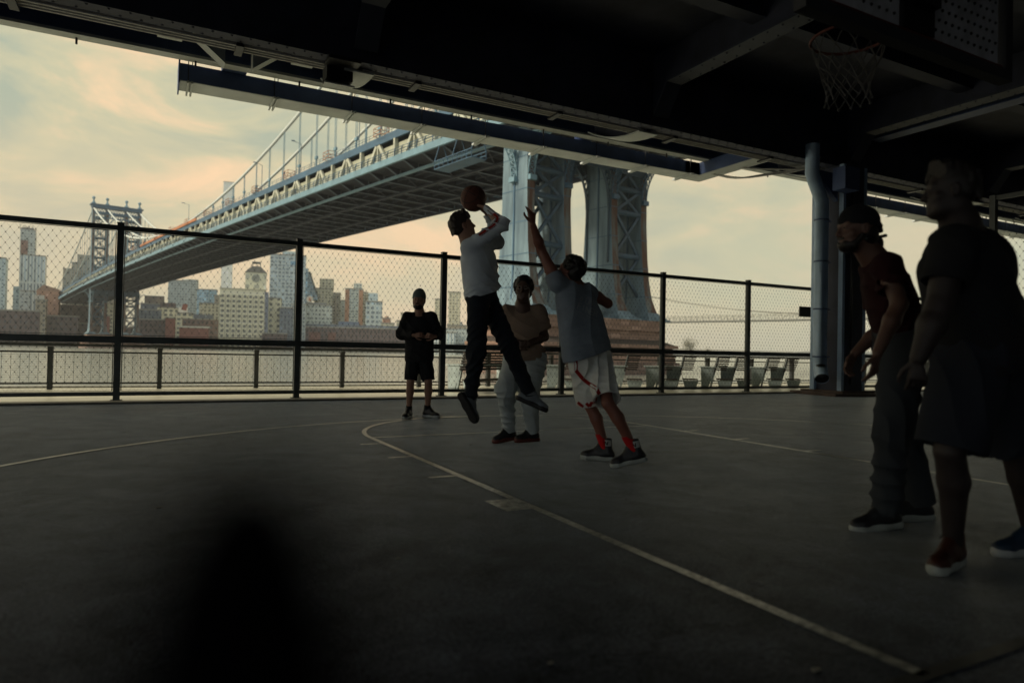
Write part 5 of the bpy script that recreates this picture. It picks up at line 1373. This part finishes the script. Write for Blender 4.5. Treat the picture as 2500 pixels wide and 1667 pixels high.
LACE = mat('lace_pale', (.22, .27, .30), .8); SHR = mat('shoe_dark_red', (.14, .03, .02), .5); LACEB = mat('lace_black', (.015, .016, .02), .8)

# ---- the jumping player and the ball
J = dict(pelvis=P(1176, 722, 6.22), neck=P(1143, 594, 6.15), head=P(1130, 553, 6.15), shL=P(1176, 602, 6.28), shR=P(1146, 604, 6.05), elL=P(1214, 592, 6.52), elR=P(1226, 548, 5.98), wrL=P(1190, 522, 6.38), wrR=P(1186, 507, 6.16),
         hipL=P(1192, 738, 6.30), hipR=P(1168, 738, 6.12), knL=P(1243, 846, 6.28), knR=P(1163, 858, 6.05), anL=P(1291, 958, 6.35), anR=P(1148, 972, 6.22))
J['headdir'] = (cdir(.86, .30, .38), cdir(-.35, -.1, .9)); J['chestdir'] = cdir(.86, .5, .1)
BALL = P(1155.5, 485, 6.26)
J['handR'] = ((BALL+cdir(.35, -.35, -.75)*.08)-J['wrR'], (BALL-J['wrR']), 1, (.25, .3, .35, .4), .5)
J['handL'] = ((BALL+cdir(.3, .5, -.6)*.08)-J['wrL'], (BALL-J['wrL']), -1, (.25, .3, .35, .4), .5)
f_dn = cdir(.50, -.05, -.86); u_dn = cdir(.52, .78, .30); J['footR'] = (f_dn, u_dn); fL = cdir(.92, -.05, -.38); uL = cdir(.36, .12, .92); J['footL'] = (fL, uL)
J['calfR'] = cdir(-1, -.3, 0); J['calfL'] = cdir(-.9, -.3, -.2)
root, H = person('person leaping with a ball, white long sleeved shirt, dark trousers, seen from behind', J, dict(skin=SK1, vox=.005))
hair(root, H, HAIRB, 'short')
fold = [(cdir(.5, 0, .85), 34, 1.0), (cdir(-.3, .3, .9), 61, .5)]
sh = top(root, J, WHITE, 'shirt', r=.128, rh=.132, rs=(.066, .060), long=True, fold=fold, amp=.009, vox=.005, drop=-.01, widen=(.34, .34))
bt = bottoms(root, J, NAVYC, r=(.100, .082, .062), fold=[(cdir(.3, 0, 1), 30, 1.0), (cdir(-.6, 0, .8), 47, .6)], amp=.0075, vox=.006, wr_=.105)
# red and white piping down the near sleeve
for off_, m_s, w_ in ((0, REDT, .022), (.017, BLKC, .006), (-.017, BLKC, .006)):
    polys = []
    path = [J['shR'].lerp(J['elR'], t_) for t_ in (.35, .6, .85)]+[J['elR'].lerp(J['wrR'], t_) for t_ in (.15, .45, .75)]
    lift = cdir(-.25, 0, .45)*.03
    prev = None
    o2 = bpy.data.objects; bm_ = bmesh.new(); bm_.from_mesh(sh.data); bv = BVHTree.FromBMesh(bm_); bm_.free(); q = MB(); dn = F0; ro = root.location
    P2_ = []
    for i in range(len(path)-1):
        for k_ in range(6): P2_.append(path[i].lerp(path[i+1], k_/6))
    for i in range(len(P2_)-1):
        a, c_2 = P2_[i]+lift, P2_[i+1]+lift; d = (c_2-a).normalized(); sdv = d.cross(F0).normalized(); quad = []
        for pt, sg in ((a, -1), (a, 1), (c_2, 1), (c_2, -1)):
            pp_ = pt+sdv*(off_+sg*w_/2)-ro-F0*.3; h = bv.ray_cast(pp_, F0, .6); quad.append(h[0]-F0*(.0016+(0.0008 if off_ == 0 else 0)) if h[0] is not None else None)
        if all(p is not None for p in quad): q.add(quad, [(0, 1, 2, 3)])
    if q.v: q.build('sleeve_stripe', m_s, sh)
o, A = shoe(root, J['anR'], f_dn, u_dn, .30, SHG, SOLEB, collar=.07, lace=LACEB)
o, A = shoe(root, J['anL'], fL, uL, .31, SHG, SOLEB, collar=.085, lace=LACEB)
# curved tick on the near side of the front shoe
stamp([[(.0+.09*t_, .010-.05*t_+.09*t_*t_) for t_ in (0, .25, .5, .75, 1)]+[(.0+.09*t_, -.012-.05*t_+.055*t_*t_+.038*t_**3) for t_ in (1, .75, .5, .25, 0)]] if False else
      [[(-.02+.10*a, -.028+.055*a*a), (-.02+.10*(a+.125), -.028+.055*(a+.125)**2), (-.02+.10*(a+.125), -.028+.055*(a+.125)**2-.016*(1-(a+.125))), (-.02+.10*a, -.028+.055*a*a-.016*(1-a))] for a in [i/8 for i in range(8)]],
      J['anL'], tuple(fL), tuple(uL), o, 'tick_mark', BLKC, root, dirn=F0)
q = MB(); q.sphere((0, 0, 0), .1195, 40, 24)
ball = q.build('basketball', mat('basketball_leather', (.17, .055, .035), .55, nscale=30, namt=.35, bump=.5, bscale=260), None, True); ball.location = BALL; ball.rotation_euler = (R(25), R(20), R(40))
tag(ball, 'dark reddish basketball held overhead by the leaping player', 'basketball')
q = MB()
for ax in range(4):
    pts = []
    for i in range(49):
        a = 2*math.pi*i/48
        if ax == 0: v = Vector((math.cos(a), math.sin(a), 0))
        elif ax == 1: v = Vector((math.cos(a), 0, math.sin(a)))
        else: s_ = 1 if ax == 2 else -1; v = Vector((s_*.62+.18*s_*math.cos(2*a)*0, .785*math.cos(a), .785*math.sin(a)))
        pts.append(v.normalized()*.1192)
    q.tube(pts, .0024, 5, cap=False)
q.build('seam', BLACK, ball)

# ---- the defender reaching up
J = dict(pelvis=P(1440, 858, 5.90), neck=P(1398, 697, 5.86), head=P(1391, 662, 5.85), shL=P(1360, 690, 5.78), shR=P(1438, 714, 5.98), elL=P(1322, 612, 5.84), elR=P(1484, 741, 6.08), wrL=P(1301, 549, 5.74), wrR=P(1414, 690, 6.24),
         hipL=P(1420, 880, 5.86), hipR=P(1462, 878, 5.98), knL=P(1441, 990, 5.98), knR=P(1484, 984, 5.66), anL=P(1478, 1094, 6.00), anR=P(1549, 1099, 5.68))
J['headdir'] = (cdir(-.82, .42, .25), cdir(.25, 0, .97)); J['chestdir'] = cdir(-.70, .70, 0)
J['handL'] = (cdir(-.08, .05, 1), cdir(-.5, .8, -.1), 1, (.08, .30, .60, .75), .5); J['handR'] = (cdir(-.9, .2, .3), cdir(-.2, .6, -.5), -1, (.3, .4, .4, .5))
fA = cdir(-.90, .28, 0.0); fB = cdir(-.92, .02, -.22); J['footL'] = (fA, UP); J['footR'] = (fB, cdir(-.2, 0, 1)); J['calfL'] = cdir(.8, -.4, .3); J['calfR'] = cdir(.8, -.4, .3)
root, H = person('person lunging with one arm raised, grey tee, white shorts, red socks', J, dict(skin=mat('skin_reddish', (.24, .095, .065), .5, nscale=12, namt=.15), vox=.005))
hair(root, H, HAIRD, 'curly')
tee = top(root, J, GTEE, 'shirt', r=.108, rh=.146, rs=(.070, .078), sleeve=.26, fold=[(cdir(1, 0, .35), 15, 1.0), (cdir(-.3, 0, 1), 29, .45)], amp=.006, vox=.005, widen=(.33, .38), hem=P(1434, 868, 5.90))
shr = bottoms(root, J, WSH, 'shorts', r=(.115, .118, .1), upto=.93, fold=[(cdir(1, 0, .1), 33, 1.0), (cdir(.5, 0, 1), 52, .4)], amp=.0075, vox=.005, wr_=.100)
o = P(1440, 900, 5.6)
stamp(strokes([(-.105, .10, -.10, -.02), (-.10, -.02, -.03, -.10), (-.03, -.10, .06, -.16), (.06, -.16, .085, -.215), (.085, -.215, .06, -.27)], .030, .01), P(1440, 900, 5.62), tuple(R0), (0, 0, 1), shr, 'side_stripe', REDT, root, dirn=F0, up=.003)
stamp(strokes([(-.115, -.255, -.03, -.33), (.055, -.27, .03, -.33), (-.03, -.33, .04, -.345), (.0, -.30, .03, -.33)], .024, .01), P(1440, 900, 5.62), tuple(R0), (0, 0, 1), shr, 'hem_stripe', REDT, root, dirn=F0, up=.003)
# faded boxed lettering across the back of the tee
PRINT = cloth('faded_print', (.36, .39, .43))
GL = {'F': [(0, 0, 0, 1), (0, 1, .6, 1), (0, .52, .5, .52)], 'I': [(.2, 0, .2, 1)], 'N': [(0, 0, 0, 1), (0, 1, .6, 0), (.6, 0, .6, 1)], 'E': [(0, 0, 0, 1), (0, 1, .6, 1), (0, .5, .5, .5), (0, 0, .6, 0)], 'R': [(0, 0, 0, 1), (0, 1, .5, 1), (.5, 1, .55, .55), (.55, .55, 0, .5), (.25, .5, .6, 0)],
      'B': [(0, 0, 0, 1), (0, 1, .5, .95), (.5, .95, .5, .55), (.5, .55, 0, .5), (.5, .5, .55, .05), (.55, .05, 0, 0)], 'O': [(.05, 0, .55, 0), (.55, 0, .6, 1), (.6, 1, 0, 1), (0, 1, .05, 0)], 'H': [(0, 0, 0, 1), (.6, 0, .6, 1), (0, .5, .6, .5)], 'K': [(0, 0, 0, 1), (0, .45, .6, 1), (.15, .55, .6, 0)],
      'W': [(0, 1, .15, 0), (.15, 0, .3, .7), (.3, .7, .45, 0), (.45, 0, .6, 1)]}
def word(t, x, y, h, sp=.8):
    r_ = []
    for ch in t:
        for (a, b_, c, d) in GL.get(ch, []): r_.append((x+a*h, y+b_*h, x+c*h, y+d*h))
        x += h*sp
    return r_
tdu = (R0*.95+UP*-.28).normalized(); tdv = (UP*.95+R0*.25).normalized(); to = P(1415, 741, 5.7)
stamp(strokes(word('FI', -.005, -.045, .055, .75)+word('NER', .072, -.052, .055, .72), .012, .006), to, tuple(tdu), tuple(tdv), tee, 'back_print', PRINT, root, dirn=F0, up=.003)
stamp(strokes(word('B', .0, .03, .035)+word('O', .05, .025, .05)+word('N', .09, .025, .05), .009, .006)+strokes([(-.025, .035, -.03, -.05), (-.03, -.05, -.01, -.065), (-.01, -.065, .06, -.07), (.02, .09, .10, .085), (.09, -.075, .2, -.08)], .004, .008), to, tuple(tdu), tuple(tdv), tee, 'back_print', PRINT, root, dirn=F0, up=.003)
for s_ in 'LR': sock(root, J, s_, REDC, .145, .041)
for s_, fd, ud in (('L', fA, UP), ('R', fB, cdir(-.22, 0, 1))):
    o, A = shoe(root, J['an'+s_], fd, ud, .30, SHB, SOLEW, collar=.11, lace=LACEB)
    F_, U_, S_ = frame(fd, ud); c0 = J['an'+s_]
    stamp([[(-.045+.012*i, .025), (-.033+.012*i, .025), (-.033+.012*i, .078), (-.045+.012*i, .078)] for i in range(6)], c0, tuple(F_), tuple(U_), o, 'ankle_panel', SHW, root, dirn=F0, up=.002)
    stamp(strokes([(.014, .034, .012, .066), (.012, .066, -.010, .034), (-.010, .034, -.014, .066)], .008, .02), c0, tuple(F_), tuple(U_), o, 'letter_mark', BLKC, root, dirn=F0, up=.0045)

# ---- the player behind them in the tan tee
J = dict(pelvis=P(1282, 872, 7.1), neck=P(1276, 743, 7.04), head=P(1278, 708, 6.98), shL=P(1316, 763, 7.05), shR=P(1239, 763, 7.05), elL=P(1330, 822, 7.08), elR=P(1225, 822, 7.08), wrL=P(1292, 838, 6.90), wrR=P(1262, 836, 6.90),
         hipL=P(1306, 886, 7.1), hipR=P(1258, 886, 7.1), knL=P(1292, 958, 6.92), knR=P(1234, 950, 6.90), anL=P(1300, 1052, 7.12), anR=P(1243, 1050, 7.15))
J['headdir'] = (cdir(-.12, -.95, .12), UP); J['chestdir'] = cdir(-.1, -1, 0); J['handL'] = (cdir(-.9, -.3, -.1), cdir(-.2, .9, 0), 1, (.5, .5, .5, .6)); J['handR'] = (cdir(.9, -.3, -.1), cdir(.2, .9, 0), -1, (.5, .5, .5, .6))
fA = cdir(-.80, -.6, -.1); fB = cdir(-.80, -.55, 0); J['footR'] = (fA, UP); J['footL'] = (fB, UP)
root, H = person('person in tan tee and pale grey sweatpants standing behind the leaping player', J, dict(skin=SK3, vox=.006, build=1.12, head=1.08))
hair(root, H, HAIRD, 'curly')
top(root, J, TAN, 'shirt', r=.125, rh=.145, rs=(.082, .092), sleeve=.72, fold=[(cdir(1, 0, .7), 22, .8), (cdir(-.4, 0, 1), 37, .6)], amp=.0055, widen=(.27, .28), drop=.02, neckr=.07)
bottoms(root, J, SWEAT, r=(.125, .100, .066), fold=[(cdir(.2, 0, 1), 38, 1), (cdir(.8, 0, .4), 31, .6)], amp=.0075, wr_=.13)
for s_, fd in (('L', fB), ('R', fA)): shoe(root, J['an'+s_], fd, cdir(-.12, 0, 1) if s_ == 'R' else UP, .30, SHB, SHR, collar=.09, lace=LACE)
C_, F_, U_, S_, hs = H; q = MB(); ro = root.location
for x in (-1, 1): q.tube([C_+S_*(x*.031+.02*math.cos(a))+F_*.105+U_*(.002+.016*math.sin(a))-ro for a in np.linspace(0, 2*math.pi, 13)], .0018, 5, cap=False); q.tube([C_+S_*x*.052+F_*.104+U_*.004-ro, C_+S_*x*.078+F_*.0+U_*.01-ro], .0018, 5)
q.build('glasses', mat('glasses_wire', (.25, .27, .27), .3, metal=.6), root)

# ---- the watcher in black
J = dict(pelvis=P(1024, 864, 9.45), neck=P(1024, 764, 9.42), head=P(1023, 733, 9.38), shL=P(1053, 775, 9.42), shR=P(995, 775, 9.42), elL=P(1069, 815, 9.45), elR=P(981, 815, 9.45), wrL=P(1062, 822, 9.22), wrR=P(1010, 818, 9.22),
         hipL=P(1038, 873, 9.45), hipR=P(1010, 873, 9.45), knL=P(1046, 934, 9.40), knR=P(1002, 934, 9.40), anL=P(1044, 1000, 9.52), anR=P(998, 1002, 9.50))
J['headdir'] = (cdir(-.05, -1, .05), UP); J['chestdir'] = cdir(0, -1, 0); J['handL'] = (cdir(-.7, -.5, .1), cdir(-.3, .9, 0), 1, (.6, .6, .7, .7)); J['handR'] = (cdir(.9, -.3, .05), cdir(0, .9, -.2), -1, (.3, .4, .5, .5))
fA = cdir(-.15, -1, 0); fB = cdir(.8, -.6, 0); J['footR'] = (fA, UP); J['footL'] = (fB, UP)
root, H = person('person standing watching by the fence, black top, black shorts, grey beanie', J, dict(skin=SK1, vox=.006, head=1.1))
hair(root, H, BEAN, 'beanie', .005); hair(root, H, HAIRD, 'beard')
top(root, J, BLKC, 'sweatshirt', r=.118, rh=.125, rs=(.078, .082), long=True, fold=[(cdir(1, 0, .4), 26, 1), (cdir(.2, 0, 1), 39, .5)], amp=.006, widen=(.26, .27), drop=.10, neckr=.064)
bottoms(root, J, BLKC, 'shorts', r=(.098, .090, .1), upto=.90, fold=[(cdir(1, 0, .1), 36, 1)], amp=.006, wr_=.115)
for s_, fd in (('L', fB), ('R', fA)): shoe(root, J['an'+s_], fd, UP, .30, SHB, SHW, collar=.085, lace=LACEB); sock(root, J, s_, BLKC, .075, .04)

# ---- the crouching player with the backwards cap
J = dict(pelvis=P(2200, 835, 3.86), neck=P(2130, 624, 3.80), head=P(2090, 560, 3.78), shL=P(2134, 660, 3.98), shR=P(2166, 654, 3.66), elL=P(2148, 806, 4.04), elR=P(2196, 742, 3.56), wrL=P(2088, 862, 4.02), wrR=P(2142, 862, 3.50),
         hipL=P(2186, 858, 3.96), hipR=P(2204, 860, 3.76), knL=P(2205, 1055, 4.02), knR=P(2178, 1052, 3.72), anL=P(2246, 1225, 4.05), anR=P(2164, 1243, 3.82))
J['headdir'] = (cdir(-.98, -.12, -.02), cdir(.05, 0, 1)); J['chestdir'] = cdir(-.92, -.05, -.3); J['handR'] = (cdir(-.18, 0, -1), cdir(-.6, .7, 0), -1, (.25, .3, .35, .4)); J['handL'] = (cdir(-.45, 0, -.85), cdir(.2, -.7, -.5), 1, (.35, .4, .45, .5))
fA = cdir(-.90, -.15, -.08); fB = cdir(-.9, -.1, 0); J['footR'] = (fA, UP); J['footL'] = (fB, UP); J['calfR'] = cdir(1, 0, 0); J['calfL'] = cdir(1, 0, 0)
root, H = person('person leaning forward, backwards cap, dark red tee, grey sweatpants, in profile', J, dict(skin=mat('skin_shaded', (.14, .075, .055), .55, nscale=12, namt=.15), vox=.005, head=1.04))  # skin colour darkened to carry the shade on this player
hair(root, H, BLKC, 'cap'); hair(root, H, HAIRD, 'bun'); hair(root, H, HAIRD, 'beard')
top(root, J, RED_SHADED, 'shirt', r=.108, rh=.112, rs=(.076, .082), sleeve=.62, fold=[(cdir(.5, 0, .9), 24, 1), (cdir(1, 0, -.2), 41, .4)], amp=.0075, vox=.005, widen=(.26, .24), drop=.06)
bottoms(root, J, SWEAT_SHADED, r=(.115, .090, .078), fold=[(cdir(.3, 0, 1), 26, 1), (cdir(1, 0, .3), 37, .5)], amp=.009, wr_=.115)
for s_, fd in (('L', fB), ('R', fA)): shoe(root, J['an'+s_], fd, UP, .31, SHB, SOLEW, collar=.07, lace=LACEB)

# ---- the big player nearest on the right
J = dict(pelvis=P(2392, 850, 3.14), neck=P(2345, 548, 3.08), head=P(2318, 468, 3.06), shL=P(2365, 588, 3.34), shR=P(2328, 596, 2.90), elL=P(2470, 740, 3.42), elR=P(2292, 752, 2.86), wrL=P(2500, 860, 3.4), wrR=P(2243, 872, 2.84),
         hipL=P(2412, 872, 3.24), hipR=P(2372, 872, 3.04), knL=P(2478, 1100, 3.26), knR=P(2318, 1100, 3.02), anL=P(2520, 1300, 3.36), anR=P(2326, 1325, 3.14))
J['headdir'] = (cdir(-.9, .3, .0), UP); J['chestdir'] = cdir(-.92, .25, -.1); J['handR'] = (cdir(-.05, 0, -1), cdir(.3, .8, 0), -1, (.4, .5, .55, .6)); J['handL'] = (cdir(.1, 0, -1), cdir(-.3, .8, 0), 1, (.4, .5, .5, .6))
fA = cdir(-.62, -.5, 0); fB = cdir(-.93, -.2, 0); J['footR'] = (fA, UP); J['footL'] = (fB, UP); J['calfR'] = cdir(1, 0, 0); J['calfL'] = cdir(1, 0, 0)
root, H = person('large person in all dark clothing nearest the camera at the right edge, back turned', J, dict(skin=mat('skin_dark_shadow', (.028, .020, .019), .6, nscale=12, namt=.15), vox=.005, build=1.2, arm=1.08))  # shade is put into this near-black skin colour
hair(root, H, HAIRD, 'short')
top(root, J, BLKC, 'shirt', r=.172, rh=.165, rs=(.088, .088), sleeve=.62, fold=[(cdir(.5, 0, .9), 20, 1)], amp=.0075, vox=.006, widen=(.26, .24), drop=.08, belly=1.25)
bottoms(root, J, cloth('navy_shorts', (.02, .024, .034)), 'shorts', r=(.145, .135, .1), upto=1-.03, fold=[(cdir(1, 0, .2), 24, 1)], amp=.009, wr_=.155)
shoe(root, J['anR'], fA, UP, .31, mat('shoe_orange_shaded', (.055, .013, .006), .5), SOLEW, collar=.07, lace=LACEB); o, A = shoe(root, J['anL'], fB, UP, .31, mat('shoe_blue_shaded', (.008, .028, .06), .5), SHW, collar=.07)  # orange and blue shoe colours darkened to stand in for shade

# ---- slim post standing right beside the camera, far out of focus
tip = P(604, 1118, .09)
q = MB(); zs = list(np.linspace(0, tip.z-.04, 5))+[tip.z-.028, tip.z-.016, tip.z-.008, tip.z-.003, tip.z]
q.tube([Vector((tip.x, tip.y, z)) for z in zs], [.0206, .0203, .0197, .0185, .0160, .0146, .0124, .0094, .0060, .0010], 20)
ro = q.build('post', mat('matt_black', (.004, .004, .005), 1.0, spec=0.0), None, True)
tag(ro, 'slim black round topped post very close to the camera, badly out of focus', 'post')
